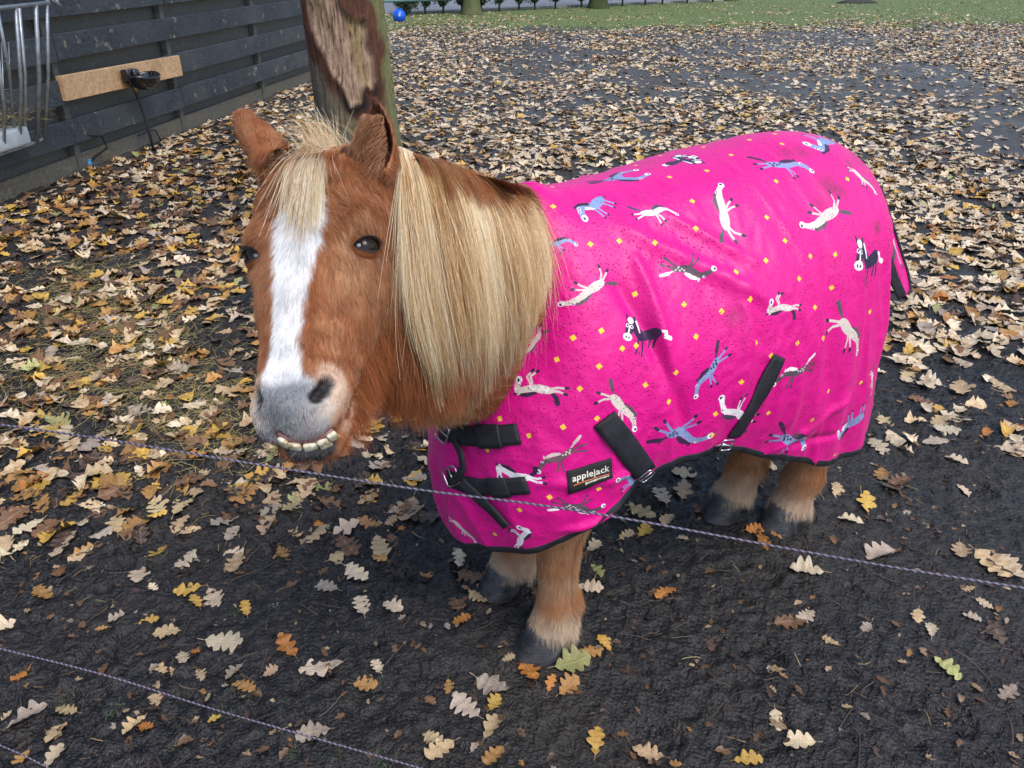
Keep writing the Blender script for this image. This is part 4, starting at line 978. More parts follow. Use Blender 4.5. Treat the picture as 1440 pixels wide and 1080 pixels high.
pv = np.concatenate([(pt(S_, T2) + pn * bul[..., None]).reshape(-1, 3), (pt(S_, T2) - pn * .006).reshape(-1, 3)]); gf = grid_faces(13, 7).tolist(); nb_ = 91
bd = [i * 7 for i in range(13)] + [12 * 7 + j for j in range(1, 7)] + [i * 7 + 6 for i in range(11, -1, -1)] + [j for j in range(5, 0, -1)]
gf = gf + [[k_ + nb_ for k_ in f[::-1]] for f in gf] + [[a, b, b + nb_, a + nb_] for a, b in zip(bd, bd[1:] + bd[:1])]
PATCH = simple_mat('patch_cloth', (.016, .015, .018), .75, 0, .5, 700); patch = mesh_obj('maker_patch', pv, gf, PATCH, None, True); fix_normals(patch); keep(patch, rug)
THREAD = simple_mat('cream_thread', (.72, .68, .58), .7, 0, .3, 900); ORANGE = simple_mat('orange_thread', (.65, .16, .04), .7)
def lettering(txt, s0, s1, t0, t1, mat, name, bold=0.0):
    cu = bpy.data.curves.new(name, 'FONT'); cu.body = txt; cu.size = 1; cu.offset = bold; cu.resolution_u = 4; cu.space_character = 1.05; ot = bpy.data.objects.new(name, cu); COL.objects.link(ot); dg = bpy.context.evaluated_depsgraph_get()
    me = bpy.data.meshes.new_from_object(ot.evaluated_get(dg)); bpy.data.objects.remove(ot); V = np.array([v.co[:] for v in me.vertices]); lo, hi = V.min(0), V.max(0)
    s_ = s0 + (V[:, 0] - lo[0]) / (hi[0] - lo[0]) * (s1 - s0); t_ = t1 + (V[:, 1] - lo[1]) / (hi[1] - lo[1]) * (t0 - t1); W = pt(s_, t_, .0011)
    me.vertices.foreach_set('co', W.astype(np.float32).ravel()); me.materials.clear(); me.materials.append(mat); me.update(); o = bpy.data.objects.new(name, me); COL.objects.link(o); o.parent = patch
    o.matrix_parent_inverse = Matrix.Identity(4); return o
def zero_parent(o, par):                                    # lettering is built in world coordinates under a part built in world coordinates
    o.parent = par; o.matrix_parent_inverse = Matrix.Identity(4)
lettering('applejack', .10, .93, .22, .66, THREAD, 'lettering', .018)
dm = MB(); r9 = np.random.default_rng(5); s_ = .38
while s_ < .90:                                            # a row of stitches too small to read
    w_ = r9.uniform(.012, .03); h_ = r9.uniform(.03, .05); dm.add([pt(s_ + a, .80 + b, .0009) for a, b in ((0, -h_), (w_, -h_), (w_, h_), (0, h_))], [[0, 1, 2, 3]]); s_ += w_ + .012
zero_parent(mesh_obj('stitching', dm.V, dm.F, THREAD), patch)
ls = np.linspace(.12, .93, 12); R = [[pt(s_, .70 + dt, .001) for dt in (-.018, .018)] for s_ in ls]
o = mesh_obj('underline', np.array(R).reshape(-1, 3), grid_faces(12, 2), ORANGE); zero_parent(o, patch)
# tail flap behind
def _fl(l, r, d0, d1): return [atz(*l, d0), atz((l[0] + r[0]) / 2 + 1, (l[1] + r[1]) / 2, (d0 + d1) / 2 - .015), atz(*r, d1)]
fl = np.array([_fl((1222, 268), (1238, 262), 1.80, 1.87), _fl((1232, 300), (1252, 306), 1.84, 1.92), _fl((1240, 334), (1266, 350), 1.88, 1.97), _fl((1248, 368), (1277, 385), 1.91, 2.00), _fl((1259, 398), (1280, 406), 1.94, 2.01), _fl((1268, 418), (1277, 414), 1.96, 2.00)])
tt = cr(fl, np.linspace(0, 5, 22)); tt = np.stack([cr(tt[i], np.linspace(0, 2, 15)) for i in range(22)]); tt += (FW * .004)[None, None] * np.sin(np.linspace(0, 9, 15))[None, :, None]
fo = mesh_obj('tail_flap', tt.reshape(-1, 3), grid_faces(22, 15), CLOTH, None, True, {'fabric': np.stack([.555 + .05 * np.linspace(0, 1, 15)[None] + 0 * tt[..., 0], .20 + .22 * np.linspace(0, 1, 22)[:, None] + 0 * tt[..., 0]], -1).reshape(-1, 2)})
s2 = fo.modifiers.new('thickness', 'SOLIDIFY'); s2.thickness = .003; keep(fo, rug)
for side, w_ in ((0, .013), (14, .003)):
    C = tt[:, side] - FW * .003; n_ = np.tile(-FW, (22, 1)); Wd = nrm(np.cross(np.gradient(C, axis=0), n_)) * w_; ribbon('flap_binding', C, n_, Wd, .002, TRIM, rug)
# tail under the flap
cnt = 2200; a = rng.normal(0, .018, (cnt, 2)); tl = np.array([[-.50, 0, .86], [-.56, 0, .78], [-.60, 0, .66], [-.61, 0, .50], [-.60, 0, .34], [-.59, 0, .24]]); o = np.empty((cnt, 12, 3)); tcv = cr(tl, np.linspace(0, 5, 12))
o[:] = b2w(tcv)[None]; o += (a[:, :1, None] * PL + a[:, 1:, None] * PF) * (.6 + .9 * np.linspace(0, 1, 12))[None, :, None] + rng.normal(0, .002, (cnt, 12, 3))
hair_obj('tail', o, np.full(cnt, .0003), np.array([.55, .38, .20]) * rng.uniform(.5, 1.3, (cnt, 1)), LONGH, pony, PO, .4)

# ================================================================== MANE AND FORELOCK
allV = np.concatenate([BV, nV]); allF = BT.tolist() + [[int(i) + len(BV) for i in f] for f in F1]
scene_bvh = BVHTree.FromPolygons([tuple(v) for v in allV], allF)
def skin_at(px, py, off):
    r = nrm(ray(px, py)); h = scene_bvh.ray_cast(Vector(CP), Vector(r))
    if h[0] is None: return None
    n = np.array(h[1]); n = n if n @ r < 0 else -n; return np.array(h[0]) + nrm(n - r * .8) * off
def sheet(cols, offs, deep=None):
    G = []
    for c in cols:
        row = []
        for (x_, y_), of in zip(c, offs):
            P_ = skin_at(x_, y_, of)
            if P_ is None: P_ = (row[-1] + np.array([0, 0, -.03])) if row else atz(x_, y_, 1.15)
            row.append(P_)
        G.append(row)
    return np.array(G)
def locks(G, count, K, jit, seed, clumps, thick, rad, pal, name, lenlo=.72, fly=.06):
    r_ = np.random.default_rng(seed); nC = len(G); out = np.empty((count, K, 3)); cc = r_.random(clumps) * (nC - 1); ctw = r_.normal(0, .12, clumps); cdep = r_.normal(0, thick * .7, clumps); cl = r_.uniform(lenlo, 1.06, clumps); ccol = r_.random(clumps)
    i = r_.integers(0, clumps, count); t = np.linspace(0, 1, K); s0 = cc[i] + r_.normal(0, .10, count); s0 = np.abs(s0) + r_.uniform(0, .02, count); s0 = np.where(s0 > nC - 1, 2 * (nC - 1) - s0, s0)
    ln = cl[i] * r_.uniform(.85, 1.05, count); fl = r_.random(count) < fly; clump = np.where(fl, .1, r_.uniform(.5, .96, count)); col = np.empty((count, 3)); q = r_.random(count)
    nr = len(G[0]) - 1; A = np.stack([cr(G[:, j], s0) for j in range(nr + 1)], 1); s1 = np.clip(cc[i] + ctw[i], 0, nC - 1); Bc = np.stack([cr(G[:, j], s1) for j in range(nr + 1)], 1)
    for k_ in range(K):
        v = t[k_] * ln * nr; iv = np.minimum(v.astype(int), nr - 1); f = v - iv
        def ev(M):
            M2 = np.concatenate([2 * M[:, :1] - M[:, 1:2], M, 2 * M[:, -1:] - M[:, -2:-1]], 1); r = np.arange(count); a, b, c, d = M2[r, iv], M2[r, iv + 1], M2[r, iv + 2], M2[r, iv + 3]; f_ = f[:, None]
            return .5 * (2 * b + (c - a) * f_ + (2 * a - 5 * b + 4 * c - d) * f_ ** 2 + (3 * b - a - 3 * c + d) * f_ ** 3)
        w = (clump * t[k_] ** 1.2 * .85)[:, None]; out[:, k_] = ev(A) * (1 - w) + ev(Bc) * w
    to = nrm(CP - out[:, K // 2]); dep = (cdep[i] + r_.uniform(-1, 1, count) * thick)[:, None, None]
    out += to[:, None] * (dep * sstep(0, .9, s0)[:, None, None] + .003) * (t ** .6)[None, :, None]
    wob = np.stack([noise3(np.stack([s0 * 9 + 20 * a, np.full(count, 3.3 * a), i * .37], -1)) for a in range(3)], -1)[:, None] * (t ** 1.2)[None, :, None] * jit
    wv_ = r_.normal(0, jit * .5, (count, 1, 3)) * (t ** 1.5)[None, :, None] + fl[:, None, None] * r_.normal(0, jit * 2.2, (count, 1, 3)) * (t ** 1.6)[None, :, None]
    out += wob + wv_; pal = np.array(pal); mix_ = np.clip(ccol[i] * .75 + q * .42 - .04, 0, .999) * (len(pal) - 1); a = mix_.astype(int); col = pal[a] * (1 - (mix_ - a)[:, None]) + pal[a + 1] * (mix_ - a)[:, None]
    col *= r_.uniform(.75, 1.2, (count, 1)); return out, rad * r_.uniform(.7, 1.25, count), np.clip(col, .01, .92)
MC = [[(556, 207), (560, 250), (562, 300), (567, 350), (573, 405), (582, 455), (596, 505), (604, 540)],
      [(566, 207), (576, 255), (584, 305), (591, 360), (597, 415), (604, 465), (611, 512), (616, 546)],
      [(590, 219), (604, 258), (614, 310), (621, 365), (627, 420), (633, 468), (638, 510), (641, 540)],
      [(615, 233), (632, 264), (644, 312), (652, 365), (658, 418), (661, 465), (664, 505), (666, 534)],
      [(640, 246), (660, 272), (672, 310), (680, 360), (686, 410), (689, 455), (690, 495), (690, 526)],
      [(665, 257), (687, 279), (699, 310), (706, 352), (711, 398), (713, 440), (713, 478), (711, 510)],
      [(690, 266), (712, 284), (724, 308), (731, 345), (735, 385), (736, 420), (734, 455), (728, 486)],
      [(712, 271), (733, 288), (745, 306), (751, 336), (753, 368), (752, 398), (748, 428), (742, 456)],
      [(734, 275), (750, 290), (760, 305), (766, 328), (770, 350), (772, 368), (773, 384), (774, 398)]]
MG = sheet(MC, [.004, .013, .017, .020, .022, .022, .020, .018])
BLOND = [(.20, .095, .035), (.36, .18, .065), (.54, .33, .14), (.68, .47, .235), (.76, .57, .32), (.82, .66, .42), (.90, .80, .60)]
m1 = locks(MG, 11000, 18, .010, 21, 130, .009, .00022, BLOND, 'mane', .48, .15)
m2 = locks(MG[:8], 2600, 18, .007, 22, 50, .006, .00024, BLOND[3:] + [(.85, .76, .60)], 'mane', .8)
CC = [[(580, 214), (590, 232), (600, 258), (606, 282)], [(610, 224), (622, 242), (634, 270), (640, 298)], [(640, 234), (655, 252), (668, 280), (676, 306)], [(668, 244), (684, 262), (698, 288), (706, 314)], [(696, 251), (712, 268), (726, 292), (734, 316)], [(724, 258), (738, 272), (750, 292), (757, 312)], [(742, 262), (752, 276), (760, 292), (766, 308)]]
CG = sheet(CC, [.006, .014, .022, .024]); m3 = locks(CG, 4200, 12, .006, 23, 90, .004, .0002, [tuple(DEEP * 1.4), tuple(CHEST * 1.0), tuple(CHEST * 1.2), (.42, .22, .09), (.5, .3, .14)], 'crest', .45, .15)
hair_obj('crest_hair', m3[0], m3[1], m3[2], FUR, pony, PO, .3)
mm = np.concatenate([m1[0], m2[0]]); mane = hair_obj('mane', mm, np.concatenate([m1[1], m2[1]]), np.concatenate([m1[2], m2[2]]), LONGH, pony, PO, .35)
FC = [[(424, 176), (416, 204), (410, 236), (404, 268), (400, 300)], [(434, 174), (426, 202), (419, 236), (413, 272), (408, 318)], [(444, 172), (437, 202), (431, 236), (425, 276), (420, 334)], [(454, 172), (449, 202), (444, 236), (439, 276), (434, 330)], [(464, 176), (460, 204), (457, 236), (453, 270), (449, 312)]]
FG = sheet(FC, [.001, .006, .007, .006, .005])
f1 = locks(FG, 1250, 14, .007, 31, 40, .0025, .00024, BLOND[3:] + [(.88, .82, .70)], 'forelock', .74, .2)
f2 = locks(FG, 900, 14, .008, 32, 30, .004, .0002, [tuple(CHEST * 1.2), (.42, .22, .09), (.5, .3, .14)], 'forelock', .5, .2)
# hair round the poll, some of it standing up
cnt = 520; R0 = np.array([h2w([x_, d_, n_]) for x_, d_, n_ in zip(rng.normal(.002, .018, cnt), rng.uniform(-.19, -.15, cnt), rng.uniform(-.05, -.02, cnt))]); hh = [bvh.find_nearest(Vector(p)) for p in R0]; R0 = np.array([h[0][:] for h in hh])
D0 = nrm(UP * .35 - FW * .25 + HD * .75 + RT * rng.normal(-.15, .45, cnt)[:, None] + rng.normal(0, .22, (cnt, 3))); L_ = rng.uniform(.02, .045, cnt); o = np.empty((cnt, 14, 3)); c = R0; o[:, 0] = c
for j in range(1, 14): D0 = nrm(D0 + np.array([0, 0, -.10]) - FW * .03 + HD * .02); c = c + D0 * (L_ / 13)[:, None]; o[:, j] = c
cnt2 = 170; R1 = np.array([h2w([x_, -.178, -.05]) for x_ in rng.normal(-.004, .020, cnt2)]); D1 = nrm(UP * 1.0 + RT * rng.normal(-.42, .28, cnt2)[:, None] + rng.normal(0, .10, (cnt2, 3))); L1 = rng.uniform(.03, .085, cnt2); o2 = np.empty((cnt2, 14, 3)); c = R1; o2[:, 0] = c
for j in range(1, 14): D1 = nrm(D1 + np.array([0, 0, -.05]) + RT * -.02); c = c + D1 * (L1 / 13)[:, None]; o2[:, j] = c
P3 = np.concatenate([f1[0], o, o2]); c3 = np.concatenate([f1[2], np.array(BLOND)[rng.integers(2, 7, cnt)] * rng.uniform(.7, 1.1, (cnt, 1)), np.array(BLOND)[rng.integers(3, 7, cnt2)]])
hair_obj('forelock_underhair', f2[0], f2[1], f2[2], FUR, pony, PO, .3)
hair_obj('forelock', P3, np.concatenate([f1[1], np.full(cnt, .0002), np.full(cnt2, .00022)]), c3, LONGH, pony, PO, .35)
# ================================================================== GROUND
_pr = np.random.default_rng(11); PRN = []
for _ in range(90):
    y = _pr.uniform(1.0, 4.6); x = _pr.uniform(-.9, 1.0) * (y * .8 + .5); PRN.append((x, y, _pr.uniform(0, 6.28), _pr.uniform(.045, .06), _pr.uniform(.006, .014)))
HOOFXY = [b2w([J[-1][0] + .03, J[-1][1], 0])[:2] for J in LEGS.values()]
def wetness(x, y): return sstep(-.15, .35, n2(x, y, .9, 3, 2.2))
def gheight(x, y, fine=True):
    x = np.asarray(x, float); y = np.asarray(y, float)
    h = .016 * n2(x, y, 1.3, 2, .3) + .010 * n2(x, y, 4.2, 3, 5.1)
    rough = .75 + .8 * sstep(1.9, .2, x + .9 * (1.6 - y) * -.0 + .6) * sstep(1.25, 1.9, y) + .35 * sstep(-.1, .4, n2(x, y, 1.6, 2, 8.8))
    r = n2(x, y, 13, 3, 3.3); h = h + rough * (.0110 * (1 - 2.2 * np.abs(r)) - .005)
    if fine: h = h + rough * (.0085 * n2(x, y, 34, 3, 9.1) + .0050 * (1 - 2 * np.abs(n2(x, y, 62, 2, 1.4))))
    h = h * np.interp(np.asarray(y), [0, 6, 14, 30], [1, 1, 1.6, .6])
    for px_, py_, a, r_, dp in PRN:
        dx, dy = x - px_, y - py_
        mk = (np.abs(dx) < .12) & (np.abs(dy) < .12)
        if not mk.any(): continue
        ca, sa = math.cos(a), math.sin(a); u = dx * ca + dy * sa; v = -dx * sa + dy * ca; d = np.sqrt((u / 1.1) ** 2 + v * v) / r_
        h = h + np.where(mk, -dp * sstep(1.05, .8, d) + .35 * dp * np.exp(-((d - 1.25) / .18) ** 2), 0)
    for hx, hy in HOOFXY:
        d = np.hypot(x - hx, y - hy) / .075; h = h * (1 - np.exp(-d ** 4)) + .0 + .004 * np.exp(-((d - 1.15) / .2) ** 2)
    return h
def axis_pts(lo, hi, step, outlo, outhi, g=1.035, top=1.5):
    a = list(np.arange(lo, hi, step)); s_ = step; p = lo; L_ = []
    while p > outlo: s_ = min(s_ * g, top); p -= s_; L_.append(p)
    s_ = step; q = a[-1]
    while q < outhi: s_ = min(s_ * g, top); q += s_; a.append(q)
    return np.array(L_[::-1] + a)
gx = axis_pts(-1.55, 1.95, .0075, -75, 75); gy = axis_pts(.80, 2.7, .0075, -6, 140, 1.022)
X, Y = np.meshgrid(gx, gy, indexing='ij'); Z = gheight(X, Y)
GV = np.stack([X, Y, Z], -1).reshape(-1, 3)
k = NT('wet_mud'); vec = k.coord(); n1 = k.noise(vec, 1.4, 5); n2_ = k.noise(vec, 26, 4, .6); n3_ = k.noise(vec, 105, 3, .6); n4_ = k.noise(vec, 520, 3, .7)  # n3_ also tints lows darker and highs paler: relief shading painted in
base = k.ramp(n2_, [(.32, (.006, .0057, .0062)), (.50, (.0135, .0125, .0130)), (.70, (.038, .034, .032))])
base = k.mix(k.ramp(n1, [(.42, 0.0), (.62, .7)]), base, k.mix(.5, base, (.050, .043, .037)))
base = k.mix(k.ramp(n4_, [(.60, 0.0), (.72, .35)]), base, (.06, .052, .042)); sy = k.n('ShaderNodeSeparateXYZ'); k.l(vec, sy.inputs[0]); dry = k.math('MULTIPLY', k.ramp(k.math('DIVIDE', sy.outputs[1], 20.0), [(.15, 0.0), (.5, 1.0)]), .6); base = k.mix(dry, base, k.mix(n2_, (.07, .062, .055), (.16, .145, .13))); base = k.mix(k.ramp(n3_, [(.36, .7), (.50, 0.0)]), base, (.005, .0046, .0048)); base = k.mix(k.ramp(n3_, [(.56, 0.0), (.70, .45)]), base, (.075, .066, .060)); k.inp('Base Color', base)  # dry: distant mud painted paler for grazing sky sheen, not drier mud
k.inp('Roughness', k.ramp(k.math('ADD', k.math('MULTIPLY', n1, .6), k.math('MULTIPLY', n3_, .4)), [(.40, .30), (.62, .62)])); k.inp('Specular IOR Level', .42)
b_ = k.bump(n2_, 1.0, .020); k.bump(n3_, 1.0, .009, b_); MUD = k.m
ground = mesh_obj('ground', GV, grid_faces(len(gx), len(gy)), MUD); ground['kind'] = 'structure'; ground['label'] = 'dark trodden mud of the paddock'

# ------------------------------------------------------------------ oak leaves
def leaf_shape(seed, n=20, cols=5, lob=5, asp=.66, round_=False, cset=(.1, .25, .5, -.4, .7)):
    r = np.random.default_rng(seed); s = np.linspace(0, 1, n); env = np.sin(np.pi * np.clip(s, 0, 1) ** .85) ** .62 * (.55 + .55 * s) * asp / 1.62
    V = []; UVs = []
    lobr = r.uniform(.72, 1.18, (2, 8)); ph = r.uniform(-.3, .3, 2); bend = r.uniform(-.35, .35); amp = r.uniform(.50, .72)
    for i in range(n):
        for j in range(cols):
            t = j / (cols - 1) * 2 - 1; side = 0 if t < 0 else 1; e = env[i]
            if not round_:
                u_ = s[i] * lob + ph[side] * .6; li = int(u_) % 8; c_ = abs(math.sin(math.pi * u_)) ** .75; e = env[i] * lobr[side, li] * (1 - amp * (1 - c_)) if 0 < i < n - 1 else 0.0
            y = t * e; x = s[i] - .02 + (.06 * abs(t) * (1 - s[i] * .6) if not round_ else 0)
            V.append([x, y + bend * (x - .5) ** 2 * .5 - bend * .12, 0]); UVs.append([s[i], t * .5 + .5])
    V = np.array(V); V[:, 0] -= .5; Fc = grid_faces(n, cols)
    st_n = 4; b = len(V); st = []
    for q in range(st_n):
        t = q / (st_n - 1); st += [[-.5 - .17 * t, -.006 + .02 * t * bend, 0], [-.5 - .17 * t, .006 + .02 * t * bend, 0]]; UVs += [[.0, .5], [.0, .5]]
    V = np.concatenate([V, np.array(st)]); F2 = np.array([[b + 2 * q, b + 2 * q + 2, b + 2 * q + 3, b + 2 * q + 1] for q in range(st_n - 1)])
    curl = r.choice(cset) * r.uniform(.6, 1.3); lng = r.choice([.1, .3, .5, -.3]) * r.uniform(.5, 1.3); tw = r.uniform(-1, 1)
    y, x = V[:, 1], V[:, 0]; V[:, 2] = curl * y ** 2 * 1.8 + lng * x ** 2 * .45 + tw * x * y * .6
    V[:, 2] += .055 * noise3(np.stack([x * 6 + seed, y * 6, x * 0 + seed * .7], -1)) + .14 * np.abs(y) * noise3(np.stack([x * 14, y * 5 + seed, x * 0 + 2.], -1))
    V[:, 2] -= V[:, 2].min() * .75
    return V, np.concatenate([Fc, F2]), np.array(UVs), (curl, lng)
def leaf_mat(name, obj_color):
    k = NT(name)
    if obj_color: oi = k.n('ShaderNodeObjectInfo'); colr = oi.outputs['Color']; rnd = oi.outputs['Random']
    else: a = k.n('ShaderNodeAttribute', _attribute_name='leafcol'); colr = a.outputs['Color']; rnd = None
    uv = k.n('ShaderNodeUVMap', _uv_map='leafuv'); sx = k.n('ShaderNodeSeparateXYZ'); k.l(uv.outputs[0], sx.inputs[0])
    ab = k.math('ABSOLUTE', k.math('SUBTRACT', sx.outputs[1], .5)); ribs = k.math('ABSOLUTE', k.math('SINE', k.math('MULTIPLY', k.math('SUBTRACT', sx.outputs[0], k.math('MULTIPLY', ab, .55)), 17.0)))
    vein = k.math('MAXIMUM', k.ramp(ab, [(.012, 1.0), (.03, 0.0)]), k.math('MULTIPLY', k.ramp(ribs, [(.06, 1.0), (.16, 0.0)]), .6))
    ob = k.coord(); n = k.noise(ob, 45, 5, .65); n_b = k.noise(ob, 14, 3)
    c = k.mix(k.ramp(n, [(.38, .65), (.58, 0.0)]), colr, k.mix(1.0, colr, (.45, .30, .20), 'MULTIPLY'))
    c = k.mix(k.ramp(n_b, [(.52, 0.0), (.70, .45)]), c, k.mix(1.0, colr, (.75, .55, .40), 'MULTIPLY'))
    c = k.mix(k.math('MULTIPLY', vein, .45), c, k.mix(.5, colr, (.75, .62, .40))); spot = k.ramp(k.noise(ob, 260, 2), [(.62, 0.0), (.68, .8)]); c = k.mix(spot, c, (.06, .035, .02))
    k.inp('Base Color', c); k.inp('Roughness', .42); k.inp('Specular IOR Level', .5); k.bump(k.math('ADD', k.math('MULTIPLY', vein, .8), n), .5, .003)
    return k.m
LEAFH, LEAFB = leaf_mat('oak_leaf_skin', True), leaf_mat('leaf_litter_skin', False)
PALC = {'pale': (.74, .63, .45), 'tan': (.58, .44, .26), 'amber': (.47, .255, .075), 'yellow': (.62, .40, .075), 'brown': (.20, .105, .05), 'dark': (.075, .045, .032), 'green': (.40, .43, .17), 'grey': (.46, .395, .32), 'orange': (.50, .20, .035)}
PALN = {'pale': 'pale straw-coloured', 'tan': 'tan', 'amber': 'amber', 'yellow': 'yellow', 'brown': 'brown', 'dark': 'dark brown', 'green': 'greenish yellow', 'grey': 'greyish tan', 'orange': 'orange'}
# leaves of the foreground: picture position, length in pixels, tip direction in degrees, colour
HL = '''20 722 40 10 amber|118 732 28 40 pale|165 740 26 80 tan|113 775 30 60 amber|137 768 18 20 brown|225 772 46 40 yellow|195 808 32 70 pale|216 826 22 30 pale|262 618 30 20 pale|240 640 30 10 amber|200 668 24 60 yellow
215 705 40 10 pale|272 690 34 50 tan|340 690 44 0 yellow|332 790 50 35 tan|398 779 28 60 amber|300 840 40 -15 pale|275 845 30 30 yellow|330 800 22 80 tan|345 855 30 40 yellow|290 662 30 30 tan|318 655 28 70 brown|160 870 36 40 grey|143 883 22 20 amber
210 875 32 10 yellow|235 890 38 50 tan|315 902 54 -8 pale|404 906 46 50 orange|452 935 60 -20 pale|513 957 38 0 amber|230 938 46 20 tan|258 925 26 60 pale|280 944 30 30 tan|345 965 40 15 amber|330 945 28 -20 grey|380 942 22 60 tan
530 934 28 -60 pale|508 850 40 -10 pale|552 850 36 10 pale|275 915 14 70 orange|218 985 26 60 tan|190 1020 48 20 tan|205 1022 24 70 orange|298 1008 28 50 yellow|440 1028 54 40 grey|36 1005 50 75 grey|92 995 40 10 tan|80 1030 56 30 tan
30 1065 40 10 amber|75 1062 46 15 pale|100 1075 30 0 grey|5 880 32 80 pale|28 945 40 5 orange|343 545 46 0 tan|490 770 54 20 brown|478 780 30 50 tan|455 745 26 40 green|415 745 28 0 tan|500 805 50 0 pale|455 800 22 20 brown
362 720 28 30 brown|318 734 44 40 grey|380 720 34 20 grey|415 715 30 60 tan|355 715 30 0 brown|390 700 24 20 brown|430 690 46 10 tan|470 682 40 20 brown|575 720 54 25 tan|567 745 24 20 orange|550 735 20 30 tan|530 560 24 10 orange
600 808 22 20 amber|645 790 32 20 pale|660 808 40 5 brown|685 808 22 40 yellow|642 845 32 80 brown|672 840 26 60 tan|650 868 24 70 orange|742 940 44 85 orange|805 932 58 10 green|830 915 40 -30 amber|850 905 26 50 yellow|800 963 36 40 amber
630 960 28 20 amber|655 990 46 100 grey|692 960 46 110 grey|695 985 32 -10 yellow|690 1018 44 -30 tan|695 1060 40 60 amber|608 1035 34 100 tan|620 1055 50 60 tan|715 925 20 40 tan|605 980 22 20 brown|840 1038 46 20 yellow|913 1052 52 -35 tan
983 1072 38 -20 orange|1052 1066 36 60 yellow|1125 1045 50 -60 pale|1093 1010 36 -55 pale|937 832 40 -10 orange|1135 802 32 60 pale|1110 875 50 5 brown|1132 866 32 20 grey|1168 902 28 -40 tan|1330 940 50 -45 green|1418 972 50 -25 grey|1290 870 30 -40 tan
1308 888 34 -15 pale|1383 852 32 -20 pale|1365 870 30 -10 grey|1400 890 50 -30 dark|1395 795 56 10 tan|1415 800 50 -60 pale|1350 775 40 -10 tan|1360 830 26 -10 tan|1240 780 56 0 grey|1355 689 28 5 pale|1197 732 36 5 pale|1218 708 32 30 yellow
960 756 20 -20 pale|770 720 30 10 grey|1060 744 34 -10 orange|1095 748 36 -5 orange|1175 690 28 20 tan|1172 760 20 10 brown|1000 905 24 -20 dark|1218 885 22 10 grey|1240 668 34 -10 amber|1245 590 40 -10 tan|1265 680 30 20 brown
1330 605 46 -10 pale|1355 590 26 0 grey|1430 600 24 -30 orange|1345 650 34 0 pale|1425 570 22 10 orange|1280 525 44 0 tan|1295 560 40 -15 brown|1350 545 46 5 tan|1320 575 30 -10 yellow|900 720 50 10 tan|870 715 36 30 brown|930 700 46 -15 pale|940 730 30 20 tan
905 745 34 0 yellow|960 690 34 30 tan|985 715 30 -20 brown|880 752 30 0 tan|835 770 26 20 pale|830 825 34 30 pale|840 800 30 -40 green|775 960 26 40 orange|1075 760 40 0 orange|45 598 34 20 pale|75 610 40 0 yellow|150 615 34 10 tan|25 560 30 40 yellow|60 515 44 5 yellow
95 538 50 -30 green|50 530 34 20 orange|250 525 54 0 orange|270 528 34 10 pale|330 520 40 -10 grey|320 555 44 20 tan|215 560 46 10 tan|180 590 50 20 tan|130 575 40 0 pale|245 590 34 30 orange|20 620 30 10 pale|385 632 30 -60 tan
100 405 40 10 amber|165 430 34 50 brown|65 440 50 10 brown|40 470 34 -10 amber|235 470 30 0 brown|270 440 30 30 amber|190 500 40 10 tan|205 455 34 -20 grey'''
def noise_at(x, y, s_): return float(n2(np.array([x]), np.array([y]), s_, 2, 4.4)[0])
R5 = np.random.default_rng(55); LV = []                   # x, y, length, yaw, colour, hero flag
for item in HL.replace('\n', '|').split('|'):
    a = item.split()
    if len(a) < 5: continue
    px_, py_, ln, an = map(float, a[:4]); P_ = gnd(px_, py_, .008); _, _, z_ = project(P_[None])
    r1 = math.radians(an); d_ = gnd(px_ + 20 * math.cos(r1), py_ - 20 * math.sin(r1), .008) - P_; fs = np.linalg.norm(d_) / 20
    LV.append((P_[0], P_[1], min(.125, ln * fs * .96), math.atan2(d_[1], d_[0]), a[4], 1))
def cover(x, y):
    """leaves per square metre"""
    p = n2(x, y, .55, 3, 6.6); q = n2(x, y, 2.1, 3, 12.); left = sstep(.15, -.75, x - .0 * y) * sstep(1.55, 1.95, y); mid = sstep(.3, -.3, x) * sstep(1.35, 1.6, y)
    d = 290 * left * sstep(-.45, .25, q + .2) + 70 * mid
    ry = y + .18 * x
    band = sstep(-.10, .30, p + .65 * np.exp(-((ry - 4.3) / 1.0) ** 2) * sstep(.5, 1.6, x) + .25 * np.exp(-((ry - 6.3) / 1.0) ** 2) - .12 * np.exp(-((ry - 3.0) / .35) ** 2) + .10)
    d = d + (1 - left) * sstep(1.75, 2.6, y) * (62 + 300 * band * sstep(-.5, .2, q + .15))
    d = d * np.interp(y, [0, 5, 9, 14, 19, 22, 26], [1, 1, .75, .62, .50, .34, .2])
    return d
DMAX = 330.0
for (y0, y1) in ((1.15, 2.2), (2.2, 3.5), (3.5, 5.5), (5.5, 8), (8, 12), (12, 17), (17, 27)):
    xw0, xw1 = -(y1 * .70 + .9), (y1 * .70 + .9); n_ = int((xw1 - xw0) * (y1 - y0) * DMAX); x = R5.uniform(xw0, xw1, n_); y = R5.uniform(y0, y1, n_); keep_ = R5.random(n_) * DMAX < cover(x, y); x, y = x[keep_], y[keep_]
    fx = -3.24 + .155 * (y - 5.8); ok = (y > 12) | (x > fx + .06); x, y = x[ok], y[ok]
    wl = sstep(.2, -.9, x) * sstep(9, 5, y)
    for xi, yi, w in zip(x, y, wl):
        if w > R5.random(): c_ = R5.choice(['pale', 'tan', 'amber', 'yellow', 'brown', 'dark', 'green', 'grey', 'orange'], p=[.13, .22, .13, .10, .20, .14, .02, .05, .01])
        else: c_ = R5.choice(['pale', 'tan', 'amber', 'yellow', 'brown', 'dark', 'green', 'grey', 'orange'], p=[.46, .21, .06, .05, .06, .01, .01, .13, .01])  # right and far leaves: sky sheen put into the colour as a paler mix
        LV.append((xi, yi, R5.uniform(.055, .115), R5.uniform(0, 6.283), c_, 0))
